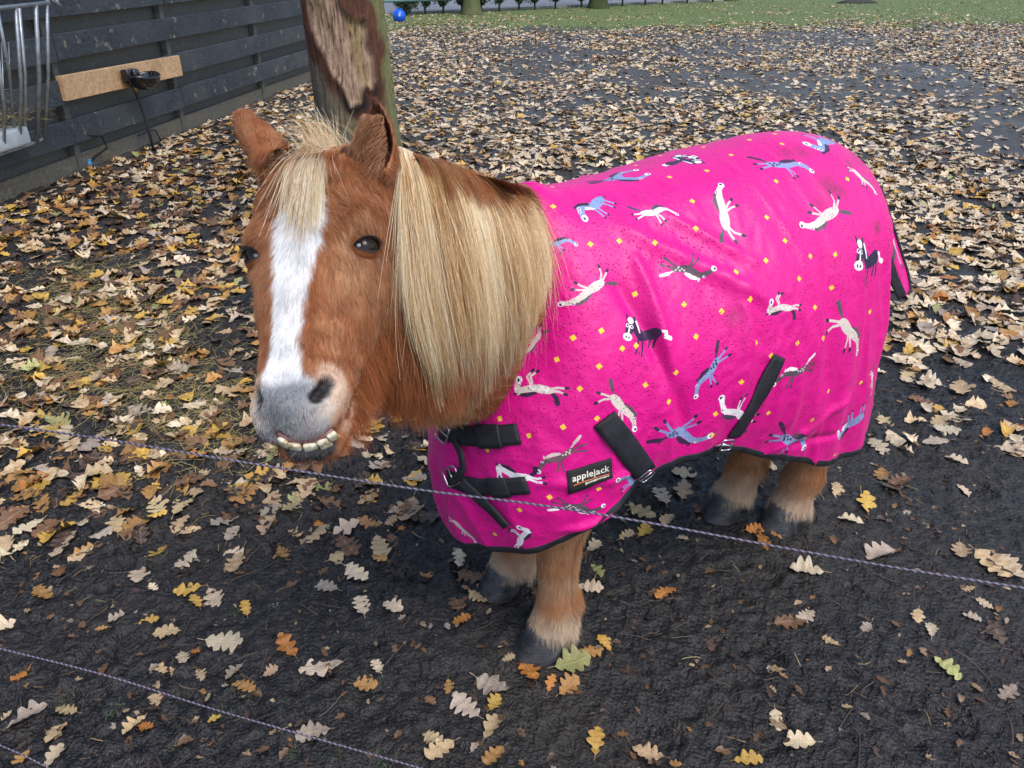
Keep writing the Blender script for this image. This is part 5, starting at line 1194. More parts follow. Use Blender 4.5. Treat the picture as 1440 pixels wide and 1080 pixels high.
LXY = np.array([l[:2] for l in LV]); LZ = gheight(LXY[:, 0], LXY[:, 1], False)
for hx, hy in HOOFXY: pass
pxs, pys, zs = project(np.concatenate([LXY, LZ[:, None]], 1)); Ls_ = np.array([l[2] for l in LV])
size = Ls_ * FP / zs * np.sqrt(.35 + .65 * (CAM_H / np.hypot(CAM_H, np.hypot(LXY[:, 0], LXY[:, 1]))))
hero = np.array([l[5] for l in LV]) > 0; inside = (pxs > 4) & (pxs < 1436) & (pys > 0) & (pys < 1076)
body_bvh2 = scene_bvh; ok = np.zeros(len(LV), bool); order = np.argsort(-(size + hero * 1000) * inside); take = []
near_hoof = np.min([np.hypot(LXY[:, 0] - hx, LXY[:, 1] - hy) for hx, hy in HOOFXY], 0)
drop_ = (near_hoof < .085) & ~hero
for i in order:
    if len(take) >= 298 or not inside[i]: break
    if drop_[i]: continue
    P_ = np.array([LXY[i, 0], LXY[i, 1], LZ[i] + .01]); d_ = P_ - CP; dist = np.linalg.norm(d_); h = scene_bvh.ray_cast(Vector(CP), Vector(d_ / dist))
    if h[0] is not None and h[3] < dist - .03: continue
    take.append(i)
shapes = []
for sd_ in range(14):
    V, Fc, UVs, cur = leaf_shape(100 + sd_, 30, 7, (4, 3.5, 4.5)[sd_ % 3]); shapes.append((V, Fc, UVs, cur))
hero_me = []
for V, Fc, UVs, cur in shapes:
    t_ = mesh_obj('oak_leaf', V, Fc, LEAFH, None, True, {'leafuv': UVs}); hero_me.append(t_.data); bpy.data.objects.remove(t_)
LM = [("the nearer front hoof", 775, 905), ("the farther front hoof", 705, 825), ("the hind hooves", 1075, 740), ("the pony's bearded chin", 440, 665), ("the bottom left corner", 0, 1080), ("the bottom right corner", 1440, 1080), ("the middle of the right edge", 1440, 600),
      ("the left edge, halfway down", 0, 500), ("the rug's rear bottom corner", 1235, 625), ("the black drinker's pipe", 192, 205), ("the middle of the bottom edge", 720, 1080), ("the rug's chest buckles", 620, 680), ("the pony's farther eye", 345, 350), ("the hay rack", 40, 250), ("the rug's tail flap", 1270, 400), ("the pony's farther ear", 335, 200)]
ORD = ['nearest', 'second nearest', 'third nearest', 'fourth nearest', 'fifth nearest', 'sixth nearest', 'seventh nearest', 'eighth nearest', 'ninth nearest', 'tenth nearest', 'eleventh nearest', 'twelfth nearest', 'thirteenth nearest', 'fourteenth nearest', 'fifteenth nearest', 'sixteenth nearest'] + [w + ' nearest' for w in ('seventeenth', 'eighteenth', 'nineteenth', 'twentieth', 'twenty-first', 'twenty-second', 'twenty-third', 'twenty-fourth', 'twenty-fifth', 'twenty-sixth', 'twenty-seventh', 'twenty-eighth', 'twenty-ninth', 'thirtieth')]
bins = {}
for i in take:
    j = int(np.argmin([math.hypot(pxs[i] - a, pys[i] - b) for _, a, b in LM])); bins.setdefault((LV[i][4], j), []).append((math.hypot(pxs[i] - LM[j][1], pys[i] - LM[j][2]), i))
lab = {}
for (cn, j), L_ in bins.items():
    for r_, (_, i) in enumerate(sorted(L_)): lab[i] = f"{PALN[cn]} oak leaf, {ORD[min(r_, 29)]} of its colour to {LM[j][0]}"
LEAFGROUP = 'fallen oak leaves lying loose on the mud'
for i in take:
    x, y, ln, yaw, cn, _ = LV[i]; sh = int(R5.integers(0, 14)); o = bpy.data.objects.new('oak_leaf', hero_me[sh]); COL.objects.link(o)
    e = .03; gxn = float(gheight(np.array([x + e]), np.array([y]), False)[0] - gheight(np.array([x - e]), np.array([y]), False)[0]) / (2 * e); gyn = float(gheight(np.array([x]), np.array([y + e]), False)[0] - gheight(np.array([x]), np.array([y - e]), False)[0]) / (2 * e)
    nrm_ = Vector((-gxn + R5.normal(0, .10), -gyn + R5.normal(0, .10), 1)).normalized(); q = nrm_.to_track_quat('Z', 'Y').to_matrix() @ Matrix.Rotation(yaw, 3, 'Z')
    o.matrix_world = Matrix.Translation((x, y, LZ[i] + .006)) @ q.to_4x4() @ Matrix.Diagonal((ln, ln * R5.uniform(.85, 1.15), ln * R5.uniform(.7, 1.3), 1))
    c = np.array(PALC[cn]) * R5.uniform(.62, 1.08) * (1 + R5.normal(0, .025, 3)); o.color = (*np.clip(c, .01, .9), 1); tag(o, lab[i], 'leaf', LEAFGROUP)
# the rest of the litter as one mass
rest = np.ones(len(LV), bool); rest[take] = False; rest &= ~drop_ & ~hero; idx = np.where(rest)[0]; print('leaves', len(LV), 'stuff', len(idx))
lo = [leaf_shape(200 + k_, 11, 3, 4, cset=(.2, .5, 1.0, -.6, 1.4)) for k_ in range(10)]; far = [leaf_shape(300 + k_, 7, 3, 3, cset=(.2, .5, 1.0, -.6, 1.4)) for k_ in range(6)]
Vs, Fs, Cs, Us = [], [], [], []; base_ = 0
farm = LXY[idx, 1] > 6.5
def scatter(ids, lib, lift=.005):
    global base_
    which = R5.integers(0, len(lib), len(ids))
    for w in range(len(lib)):
        I = ids[which == w]
        if not len(I): continue
        V, Fc, UVs, _c = lib[w]; m = len(I); yaw = np.array([LV[i][3] for i in I]); ln = Ls_[I]; sx = ln * R5.uniform(.85, 1.15, m); col = np.array([PALC[LV[i][4]] for i in I]) * R5.uniform(.75, 1.2, (m, 1))
        tx, ty = R5.normal(0, .15, m), R5.normal(0, .15, m); x = V[None, :, 0] * ln[:, None]; y = V[None, :, 1] * sx[:, None]; z = V[None, :, 2] * ln[:, None] * R5.uniform(.5, 1.4, m)[:, None]
        X_ = x * np.cos(yaw)[:, None] - y * np.sin(yaw)[:, None]; Y_ = x * np.sin(yaw)[:, None] + y * np.cos(yaw)[:, None]; Z_ = z + X_ * tx[:, None] + Y_ * ty[:, None]
        P_ = np.stack([X_ + LXY[I, 0][:, None], Y_ + LXY[I, 1][:, None], Z_ + (LZ[I] + lift + R5.uniform(0, .008, m))[:, None]], -1)
        nv = len(V); Vs.append(P_.reshape(-1, 3)); Fs.append((Fc[None] + (np.arange(m) * nv)[:, None, None] + base_).reshape(-1, 4)); base_ += m * nv
        Cs.append(np.repeat(col, nv, 0)); Us.append(np.tile(UVs, (m, 1)))
scatter(idx[~farm], lo); scatter(idx[farm], far)
ll = mesh_obj('leaf_litter', np.concatenate(Vs), np.concatenate(Fs), LEAFB, None, True, {'leafcol': np.clip(np.concatenate(Cs), .01, .9), 'leafuv': np.concatenate(Us)})
tag(ll, 'thousands of fallen oak leaves strewn over the paddock', None, None, 'stuff')
N = 2400; yf = R5.uniform(.95, 4.2, N); xf = R5.uniform(-1, 1, N) * (yf * .72 + .35); lf_ = R5.uniform(.008, .028, N) * (1 + .5 * (R5.random(N) < .1))
LV2 = [(a, b, c, d, e, 0) for a, b, c, d, e in zip(xf, yf, lf_, R5.uniform(0, 6.283, N), R5.choice(['tan', 'brown', 'dark', 'amber', 'grey'], N, p=[.18, .35, .30, .07, .10]))]
LV, LXY, LZ, Ls_ = LV2, np.stack([xf, yf], -1), gheight(xf, yf, False) - .002, lf_; Vs, Fs, Cs, Us = [], [], [], []; base_ = 0
scatter(np.arange(N), far[:3] + [leaf_shape(400, 6, 3, 2)], .003)
lb = mesh_obj('leaf_fragments', np.concatenate(Vs), np.concatenate(Fs), LEAFB, None, True, {'leafcol': np.clip(np.concatenate(Cs) * .6, .01, .9), 'leafuv': np.concatenate(Us)}); tag(lb, 'torn bits of dead leaf trodden into the mud', None, None, 'stuff')
# ------------------------------------------------------------------ straw, twigs, crumbs, grass blades
def strips(name, N, xy, ln, wd, col, mat, zoff, up=None, bendm=.3, flat=True):
    r = np.random.default_rng(len(name) + N); K_ = 5; a = r.uniform(0, 6.283, N); d = np.stack([np.cos(a), np.sin(a)], -1); n_ = np.stack([-d[:, 1], d[:, 0]], -1); t = np.linspace(-.5, .5, K_); bd_ = r.normal(0, bendm, N)
    c = xy[:, None] + d[:, None] * (t[None, :, None] * ln[:, None, None]) + n_[:, None] * ((t ** 2)[None, :, None] * (bd_ * ln)[:, None, None])
    if up is None: z = gheight(c[..., 0], c[..., 1], False) + zoff + .25 * ln[:, None] * (t[None] + .5) * np.abs(r.normal(0, .25, N))[:, None]
    else:
        c = xy[:, None] + d[:, None] * (((t + .5) ** 1.7)[None, :, None] * (ln * up)[:, None, None]); z = gheight(xy[:, 0], xy[:, 1], False)[:, None] + (t + .5)[None] * ln[:, None] * (1 - .35 * (t + .5)[None] * up)
    wdt = wd[:, None] * (np.ones(K_) if up is None else np.linspace(1, .1, K_))[None]
    side = n_[:, None] * wdt[..., None]; A = np.concatenate([c - side, z[..., None]], -1); B = np.concatenate([c + side, z[..., None]], -1); M_ = np.concatenate([c, z[..., None] + wdt[..., None] * .9], -1)
    P_ = np.stack([A, M_, B], 2).reshape(-1, 3); q = (grid_faces(K_, 3)[None] + (np.arange(N) * K_ * 3)[:, None, None]).reshape(-1, 4)
    o = mesh_obj(name, P_, q, mat, None, True, {'leafcol': np.repeat(col, K_ * 3, 0)}); o['kind'] = 'stuff'; return o
k = NT('dry_straw'); k.inp('Base Color', k.attr('leafcol')); k.inp('Roughness', .6); STRAW = k.m
N = 3600; yy = R5.uniform(1.0, 5.5, N); xx = R5.uniform(-1, 1, N) * (yy * .72 + .35); w = sstep(.8, -1.0, xx) * sstep(1.3, 2.0, yy); kp = R5.random(N) < .10 + .90 * w; xx, yy = xx[kp], yy[kp]; N = len(xx)
colr = np.array([(.30, .21, .085), (.42, .32, .15), (.20, .13, .06), (.12, .085, .05)])[R5.integers(0, 4, N)] * R5.uniform(.6, 1.1, (N, 1))
tag(strips('straw', N, np.stack([xx, yy], -1), R5.uniform(.012, .055, N), R5.uniform(.0005, .0012, N), colr, STRAW, .004, bendm=.12), 'bits of dry straw trodden into the mud')
clx = R5.normal(0, 1, (260, 2)) * .5
N = 2600; c0 = np.array([(-1.9, 3.25), (-2.15, 3.6), (-1.6, 3.0), (-1.35, 2.55), (-1.75, 2.65), (-1.0, 2.3)])[R5.integers(0, 6, N)] + R5.normal(0, .17, (N, 2)); colr = np.array([(.28, .23, .08), (.20, .16, .055), (.38, .32, .13)])[R5.integers(0, 3, N)] * R5.uniform(.6, 1.1, (N, 1))
tag(strips('hay', N, c0, R5.uniform(.04, .12, N), R5.uniform(.0006, .0011, N), colr, STRAW, .010, bendm=.5), 'wisps of spilled hay among the leaves')
N = 800; yy = R5.uniform(.95, 4.0, N); xx = R5.uniform(-1, 1, N) * (yy * .72 + .35); colr = np.array([(.045, .030, .022), (.08, .055, .035), (.03, .022, .018)])[R5.integers(0, 3, N)]
tag(strips('twigs', N, np.stack([xx, yy], -1), R5.uniform(.02, .10, N), R5.uniform(.0007, .0018, N), colr, STRAW, .003, bendm=.2), 'thin dark twigs and rootlets on the mud')
N = 260; c0 = np.array([gnd(p, q)[:2] for p, q in ((90, 985), (330, 865), (310, 1000), (410, 1060), (470, 1060), (680, 608), (690, 605), (135, 545), (240, 1050), (540, 1070), (385, 940), (160, 1000))])[R5.integers(0, 12, N)] + R5.normal(0, .012, (N, 2))
colr = np.array([.07, .13, .035]) * R5.uniform(.6, 1.3, (N, 1)); tag(strips('grass_sprouts', N, c0, R5.uniform(.006, .016, N), R5.uniform(.0005, .0011, N), colr, STRAW, 0, up=.9), 'small green grass sprouts in the mud')
N = 34000; yy = R5.uniform(.95, 4.2, N); xx = R5.uniform(-1, 1, N) * (yy * .72 + .35); kp = R5.random(N) < (.45 + .55 * sstep(.5, -.6, xx) * sstep(1.3, 1.7, yy)) * (.35 + .65 * sstep(-.1, .3, n2(xx, yy, 3, 2, 7.))); kp &= np.min([np.hypot(xx - hx, yy - hy) for hx, hy in HOOFXY], 0) > .07; xx, yy = xx[kp], yy[kp]; N = len(xx)
ic = bmesh.new(); bmesh.ops.create_icosphere(ic, subdivisions=1, radius=1); IV = np.array([v.co[:] for v in ic.verts]); IF = np.array([[v.index for v in f.verts] for f in ic.faces]); ic.free()
sz = .0025 + (.007 + .013 * sstep(.4, -.6, xx) * sstep(1.4, 1.9, yy)) * R5.random(N) ** 2.6; dsp = 1 + .8 * np.stack([noise3(IV * 2.3 + k_ * 9) for k_ in range(16)]); wh = R5.integers(0, 16, N); a = R5.uniform(0, 6.28, N)
P_ = IV[None] * dsp[wh][..., None] * sz[:, None, None] * np.array([1, .8, .55]); P_ = np.stack([P_[..., 0] * np.cos(a)[:, None] - P_[..., 1] * np.sin(a)[:, None], P_[..., 0] * np.sin(a)[:, None] + P_[..., 1] * np.cos(a)[:, None], P_[..., 2]], -1)
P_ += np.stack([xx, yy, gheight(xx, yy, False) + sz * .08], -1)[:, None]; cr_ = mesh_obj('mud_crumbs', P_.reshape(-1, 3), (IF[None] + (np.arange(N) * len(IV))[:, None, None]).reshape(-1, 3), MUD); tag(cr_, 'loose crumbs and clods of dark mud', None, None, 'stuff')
# ================================================================== FENCE
FD = nrm(np.array([.155, 1.0, 0])); FN = np.array([FD[1], -FD[0], 0])            # along the fence, and out towards the paddock
FB = np.array([-3.24, 5.8, 0.0]); ZU = np.array([0, 0, 1.])
def fpos(s, out=0.0, z=0.0): return FB + FD * s + FN * out + ZU * z
def tar_mat(name, lo_, hi_, wear):
    k = NT(name); vec = k.coord('Generated', (1, 1, 1)); ob = k.coord('Object'); rn = k.n('ShaderNodeObjectInfo').outputs['Random']
    mp = k.n('ShaderNodeMapping'); mp.inputs['Rotation'].default_value = (0, 0, -math.atan2(FD[1], FD[0])); mp.inputs['Scale'].default_value = (1, 14, 14); tcn = k.n('ShaderNodeTexCoord'); k.l(tcn.outputs['Object'], mp.inputs[0])
    mp2 = k.n('ShaderNodeVectorMath', _operation='ADD'); k.l(mp.outputs[0], mp2.inputs[0]); cb = k.n('ShaderNodeCombineXYZ'); k.l(k.math('MULTIPLY', rn, 37.0), cb.inputs[0]); k.l(k.math('MULTIPLY', rn, 91.0), cb.inputs[2]); k.l(cb.outputs[0], mp2.inputs[1])
    g = k.noise(mp2.outputs[0], 3.2, 7, .62, .4); w = k.noise(ob, 9, 6, .7); dr = k.noise(ob, 2.2, 4, .6)
    c = k.ramp(g, [(.32, lo_), (.68, hi_)]); c = k.mix(k.ramp(dr, [(.42, 0.0), (.7, .55)]), c, (.095, .105, .11)); c = k.mix(k.ramp(w, [(.60, 0.0), (.68, wear)]), c, (.30, .27, .21))
    c = k.mix(k.math('MULTIPLY', rn, .35), c, k.mix(1.0, c, (.55, .58, .62), 'MULTIPLY')); k.inp('Base Color', c); k.inp('Roughness', k.ramp(g, [(.3, .45), (.7, .75)])); k.bump(g, .55, .006); return k.m
BOARD = tar_mat('tarred_board', (.008, .012, .018), (.058, .072, .092), .9); BACKB = tar_mat('weathered_back_board', (.055, .055, .050), (.14, .14, .128), .35); PLINTH = tar_mat('mossy_plinth', (.08, .070, .052), (.20, .18, .13), .4)
fence = empty('board_fence', tuple(fpos(0))); tag(fence, 'tall hit-and-miss fence of dark tarred horizontal boards at the left', 'fence')
FAX = np.array([FD, FN, ZU]); r6 = np.random.default_rng(66)
def board(name, s0, s1, out, z, h, th, mat, tilt=0.0):
    n = 14; s = np.linspace(s0, s1, n); b = [r6.normal(0, .004) for _ in range(4)]; R = []
    for si in s:
        t = (si - s0) / (s1 - s0); dz = b[0] * math.sin(t * 3.1) + tilt * t; hh = h / 2 + b[1] * t * .5; do = b[2] * math.sin(t * 4 + 1); e = .003
        R.append([fpos(si, out + do + x, z + dz + y) for x, y in ((-th / 2, -hh), (th / 2 - e, -hh), (th / 2, -hh + e), (th / 2, hh - e), (th / 2 - e, hh), (-th / 2, hh))])
    m = MB(); m.add(*loft(R)); o = m.build(name, mat, None, False); return keep(o, fence)
SP = [-5.2, -3.45, -1.72, 0.0, 1.48, 3.19, 4.9, 6.6]
for z in (.30, .575, .855, 1.13, 1.40, 1.67):
    off_ = int(z * 10) % 2
    for a, b_ in zip(range(off_ - 1, len(SP) - 1, 2), range(off_ + 1, len(SP) + 1, 2)): board('board', SP[max(a, 0)] + .004, SP[min(b_, len(SP) - 1)] - .004, .058, z, .165, .024, BOARD, r6.normal(0, .004))
for z in (.165, .44, .715, .99, 1.265, 1.54, 1.80):
    for a in range(0, len(SP) - 1, 2): board('back_board', SP[a] + .003, SP[min(a + 2, len(SP) - 1)] - .003, -.045, z, .165, .020, BACKB)
for a in range(0, len(SP) - 1): board('plinth_board', SP[a] + .03, SP[a + 1] - .03, -.005, .05, .15, .035, PLINTH)
for s in SP:
    m = MB(); m.box(fpos(s, -.002, .92), (.058, .058, 1.9), FAX, .004); keep(m.build('post', BACKB, None), fence)
# drinker on its plank
WOOD = NT('fresh_plank_wood'); mpn = WOOD.n('ShaderNodeMapping'); mpn.inputs['Rotation'].default_value = (0, 0, -math.atan2(FD[1], FD[0])); mpn.inputs['Scale'].default_value = (1, 12, 12); tcn = WOOD.n('ShaderNodeTexCoord'); WOOD.l(tcn.outputs['Object'], mpn.inputs[0])
g = WOOD.noise(mpn.outputs[0], 3.0, 6, .6, .8); dk = WOOD.noise(WOOD.coord(), 5, 4); WOOD.inp('Base Color', WOOD.mix(WOOD.ramp(dk, [(.5, 0.0), (.72, .6)]), WOOD.ramp(g, [(.3, (.42, .24, .12)), (.7, (.70, .47, .27))]), (.22, .15, .06))); WOOD.inp('Roughness', .6); WOOD.bump(g, .3, .003); WOOD = WOOD.m
def fence_at(px, py, out):
    r = ray(px, py); t = ((FB - CP) @ FN + out) / (r @ FN); P = CP + r * t; return (P - FB) @ FD, P[2]
sA, zA = fence_at(86, 125, .08); sB, zB = fence_at(252, 92, .08); pl = empty('plank', tuple(fpos((sA + sB) / 2, .08, (zA + zB) / 2))); bpy.data.objects.remove(pl)
m = MB(); axp = nrm(fpos(sB, .08, zB) - fpos(sA, .08, zA)); zz = nrm(ZU - axp * (ZU @ axp)); m.box((fpos(sA, .078, zA) + fpos(sB, .078, zB)) / 2, (np.linalg.norm(fpos(sB, 0, zB) - fpos(sA, 0, zA)), .042, .165), [axp, FN, zz], .003)
plank = m.build('plank', WOOD, None); tag(plank, 'pale new wooden plank screwed across the dark fence behind the drinker', 'plank')
for ss, dz in ((.06, .05), (.06, -.05), (.94, .05), (.94, -.05)):
    c = fpos(sA + (sB - sA) * ss, .100, zA + (zB - zA) * ss + dz); sc = MB(); sc.add(*loft([[c + FN * h_ + r_ * (math.cos(a) * FD + math.sin(a) * ZU) for a in np.arange(8) / 8 * 6.283] for h_, r_ in ((0, .006), (.002, .005))])); zero_parent(sc.build('screw', STEEL, None), plank)
sD, zD = fence_at(196, 110, .17); dl = fpos(sD, .10, zD); BLK = NT('black_enamel'); BLK.inp('Base Color', (.006, .007, .009, 1)); BLK.inp('Roughness', .12); BLK.inp('Coat Weight', .6); BLK.bump(BLK.noise(BLK.coord(), 18, 3), .25, .006); BLK = BLK.m
dr = empty('drinking_bowl', tuple(dl)); tag(dr, 'glossy black cast drinking bowl on the pale plank, pipe below it', 'drinker')
rr = []; 
for t in np.linspace(0, 1, 12):                                                   # outer shell then inner
    a = np.arange(28) / 28 * 2 * math.pi; rad = .13 * math.sin(.25 + t * 1.25); rr.append([dl + FN * (.105 + rad * .95 * math.cos(x_)) + FD * rad * 1.15 * math.sin(x_) + ZU * (-.085 + .10 * t ** 1.5 + .022 * math.sin(x_) ** 2 * t) for x_ in a])
inn = [[p + (c_ - p) * .10 + ZU * .004 for p in R_] for R_, c_ in ((R_, np.mean(R_, 0)) for R_ in rr[::-1])]; m = MB(); m.add(*loft(rr + inn)); keep(m.build('bowl', BLK, None, True), dr)
m = MB(); m.add(*loft([[dl + FN * h_ + r_ * (math.cos(a) * FD * .8 + math.sin(a) * ZU) - ZU * 0 for a in np.arange(20) / 20 * 6.283] for h_, r_ in ((.0, .075), (.03, .074), (.055, .055), (.065, .02))])); m.box(dl + FN * .06 - FD * .06 + ZU * .02, (.07, .09, .11), FAX, .018); m.box(dl + FN * .05 - FD * .13 + ZU * .03, (.05, .07, .10), FAX, .015); keep(m.build('valve_housing', BLK, None, True), dr)
m = MB(); m.box(dl + FN * .13 - FD * .01 + ZU * -.005, (.07, .08, .012), FAX, .004); keep(m.build('paddle', STEEL, None), dr)
pd = dl + FN * .05 - FD * .05; m = MB(); m.tube([pd - ZU * .05, pd - ZU * .12, pd - ZU * .25 + FN * .02, pd * np.array([1, 1, 0]) + FN * .03 + ZU * .18, pd * np.array([1, 1, 0]) + FN * .04 - ZU * .02], [.018, .014, .011, .011, .011], 10); keep(m.build('pipe', TRIM, None, True), dr)
m = MB(); m.tube([pd - ZU * .045, pd - ZU * .10], [.02, .02], 8); keep(m.build('brass_fitting', simple_mat('dull_brass', (.30, .24, .12), .4, 1.0), None, True), dr)
# hose stub with blue cap
hp = gnd(127, 236); m = MB(); m.tube([hp + ZU * .01, hp + ZU * .055], [.020, .019], 12); m.tube([hp + ZU * .055, hp + ZU * .062], [.022, .022], 12); cap = m.build('blue_cap', simple_mat('blue_plastic', (.06, .30, .62), .35), None, True); tag(cap, 'small bright blue plastic cap on the ground at the fence foot', 'cap')
q0 = fpos(.32, .02, .24); m = MB(); m.tube([fpos(.10, .07, .25), fpos(.22, .09, .22), fpos(.27, .08, .12), hp * np.array([1, 1, 0]) + ZU * .04 - FN * .01], [.008] * 4, 8); hs = m.build('black_hose', TRIM, None, True); tag(hs, 'short black hose curving down the fence foot to the blue cap', 'hose')
c1 = fpos(.75, .035, .11); m = MB(); m.tube([c1, c1 + FD * .16 + ZU * .008, c1 + FD * .24 + FN * .01, c1 + FD * .26 + FN * .03 - ZU * .10], [.006] * 4, 8); h2_ = m.build('black_cable', TRIM, None, True); tag(h2_, 'thin black cable stub poking from the fence plinth left of the pipe', 'cable')
# ------------------------------------------------------------------ hay rack
GALV = NT('galvanised_steel'); n = GALV.noise(GALV.coord(), 22, 5); GALV.inp('Base Color', GALV.ramp(n, [(.3, (.26, .29, .31)), (.7, (.46, .50, .53))])); GALV.inp('Metallic', .75); GALV.inp('Roughness', .42); GALV = GALV.m
rk = empty('hay_rack', tuple(fpos(-1.6, .2, .8))); tag(rk, 'galvanised steel hay rack of upright bars hung on the fence', 'hay rack')
def rp(px, py, out): s_, z_ = fence_at(px, py, out); return fpos(s_, out, z_)
m = MB(); m.tube([rp(-160, 22, .42), rp(0, 11, .42), rp(68, 4, .42)], .0125, 10); m.tube([rp(68, 4, .42), rp(60, -6, .10)], .0125, 10); m.tube([rp(-160, 10, .10), rp(60, -6, .10)], .010, 8); keep(m.build('top_rail', GALV, None, True), rk)
m = MB(); m.tube([rp(-160, 262, .16), rp(-60, 236, .16), rp(10, 214, .16), rp(40, 204, .15), rp(58, 197, .13), rp(62, 190, .10)], .010, 10); keep(m.build('bottom_rail', GALV, None, True), rk)
for xt, yt, xb, yb, ot, w_ in ((66, 6, 62, 194, .42, .011), (50, 6, 52, 200, .42, .013), (27, 10, 36, 198, .30, .010), (22, 10, 28, 207, .42, .011), (-4, 12, 20, 180, .42, .010), (-3, 80, 6, 214, .42, .010), (-30, 14, -18, 222, .42, .012), (-60, 18, -46, 230, .42, .012), (-95, 18, -80, 240, .42, .012)):
    A, B_ = rp(xt, yt, ot), rp(xb, yb, .16); m = MB(); m.tube([A, A * .5 + B_ * .5 + FN * .02, B_], w_, 10); keep(m.build('bar', GALV, None, True), rk)
m = MB()
for xt, yt in ((-2, 85), (-2, 125), (-2, 158), (-4, 178)): m.tube([rp(-70, yt + 12, .14), rp(16, yt, .14)], .003, 6)
for xt in (-30, -14, 2, 12): m.tube([rp(xt, 60, .14), rp(xt + 6, 196, .14)], .003, 6)
keep(m.build('mesh_panel', GALV, None, True), rk)
lk = rp(10, 196, .15); m = MB(); m.box(lk + FN * -.02, (.30, .14, .115), FAX, .02); lick = m.build('salt_lick', simple_mat('salt_block', (.40, .45, .48), .5, 0, .5, 30), None, True); tag(lick, 'pale grey salt block lying in the bottom of the hay rack', 'salt lick')
N = 90; hc_ = rp(8, 175, .15); m = MB()
for _ in range(N):
    a = hc_ + FD * r6.normal(0, .16) + ZU * abs(r6.normal(0, .06)) + FN * r6.uniform(-.05, .08); b_ = a + nrm(r6.normal(0, 1, 3)) * r6.uniform(.04, .12); m.tube([a, (a + b_) / 2 + r6.normal(0, .01, 3), b_], .0012, 4)
hy = m.build('hay_wisps', simple_mat('hay', (.34, .27, .12), .7), None, True); tag(hy, 'last wisps of hay left in the hay rack', None, None, 'stuff')
m = MB(); A = rp(76, -6, .45); m.tube([A, rp(80, 2, .46), rp(88, 11, .47)], [.008, .009, .003], 8); m.tube([rp(70, -3, .45), rp(84, 8, .47)], [.004, .003], 6); cl_ = m.build('rack_clip', GALV, None, True); keep(cl_, rk)

# ================================================================== THE TREE BEHIND THE PONY
TB = atz(504, 200, 3.75); TBX, TBY = TB[0], TB[1]
_, _, _z = project(np.array([[TBX, TBY, .9]]))
zz_ = np.linspace(-.06, 4.6, 330); na = 220; aa = np.arange(na) / na * 2 * math.pi; AA, ZZ = np.meshgrid(aa, zz_)
cxz = TBX + .045 * (.8 - ZZ) * .6 + .0 * ZZ; cyz = TBY + 0 * ZZ
rad = .186 + .10 * np.exp(-ZZ / .16) + .028 * np.exp(-np.clip(ZZ, 0, 9) / .5) - .010 * ZZ + .012 * np.sin(AA * 3 + 1) * np.exp(-ZZ / .6)
P0 = np.stack([cxz + rad * np.cos(AA), cyz + rad * np.sin(AA), ZZ], -1); pxx, pyy, _ = project(P0.reshape(-1, 3)); pxx, pyy = pxx.reshape(P0.shape[:2]), pyy.reshape(P0.shape[:2]); front = np.sin(AA) < .25
def poly_sd(x, y, poly):
    poly = np.array(poly, float); d = np.full(x.shape, 1e9); ins = np.zeros(x.shape, bool)
    for i in range(len(poly)):
        a, b = poly[i], poly[(i + 1) % len(poly)]; e = b - a; t = np.clip(((x - a[0]) * e[0] + (y - a[1]) * e[1]) / (e @ e), 0, 1); d = np.minimum(d, np.hypot(x - a[0] - t * e[0], y - a[1] - t * e[1])); cnd = ((a[1] > y) != (b[1] > y)) & (x < (b[0] - a[0]) * (y - a[1]) / (b[1] - a[1] + 1e-9) + a[0]); ins ^= cnd
    return np.where(ins, -d, d)
wob = noise3(np.stack([np.cos(AA) * 3, np.sin(AA) * 3, ZZ * 8], -1)) * 5
wood = poly_sd(pxx + wob, pyy, [(436, -60), (470, -60), (476, 4), (488, 26), (510, 30), (515, 42), (512, 60), (520, 80), (527, 112), (522, 124), (516, 118), (508, 124), (506, 144), (497, 150), (484, 125), (466, 98), (452, 68), (440, 38), (436, 12)])
rim = poly_sd(pxx + wob * 1.6, pyy, [(425, -80), (500, -80), (512, -10), (528, 20), (536, 60), (540, 110), (538, 150), (520, 165), (500, 170), (480, 150), (455, 110), (438, 80), (425, 40)])
wood = np.where(front, wood, 50); rim = np.where(front, rim, 60)
wm = sstep(2.5, -2.5, wood); rm_ = sstep(4, -4, rim) * (1 - wm)
bark = np.stack([np.cos(AA) * 9, np.sin(AA) * 9, ZZ * 3.2], -1); rb = 1 - 2 * np.abs(noise3(bark * 1.0 + 3)); rb2 = fbm(bark * np.array([3, 3, 3.5]), 3)
wd_ = noise3(np.stack([np.cos(AA) * 26, np.sin(AA) * 26, ZZ * 10], -1)); wd2 = noise3(np.stack([np.cos(AA) * 60, np.sin(AA) * 60, ZZ * 24 + 4], -1))
disp = (1 - wm) * (.0065 * rb + .009 * rb2 * (1 - .6 * rm_)) + wm * (-.012 + .008 * wd_ + .005 * wd2) + rm_ * .010 * np.exp(-(wood / 6) ** 2)
P1 = P0 + np.stack([np.cos(AA), np.sin(AA), 0 * AA], -1) * disp[..., None]
nz1 = fbm(np.stack([np.cos(AA) * 2.5, np.sin(AA) * 2.5, ZZ * 2.4], -1), 3); nz2 = fbm(np.stack([np.cos(AA) * 14, np.sin(AA) * 14, ZZ * 12], -1), 3)
barkc = lerp(np.broadcast_to(np.array([.22, .18, .125]), P1.shape).reshape(-1, 3), np.array([.055, .045, .037]), np.clip(.45 - rb.ravel() * .5 + nz2.ravel() * .6, 0, 1))
green = np.clip(sstep(-.2, .6, np.cos(AA - .15)) * (.55 + .9 * nz1) + .1, 0, 1).ravel(); barkc = lerp(barkc, np.array([.19, .235, .075]), green * .92 * (1 - .4 * np.clip(-rb.ravel(), 0, 1)))
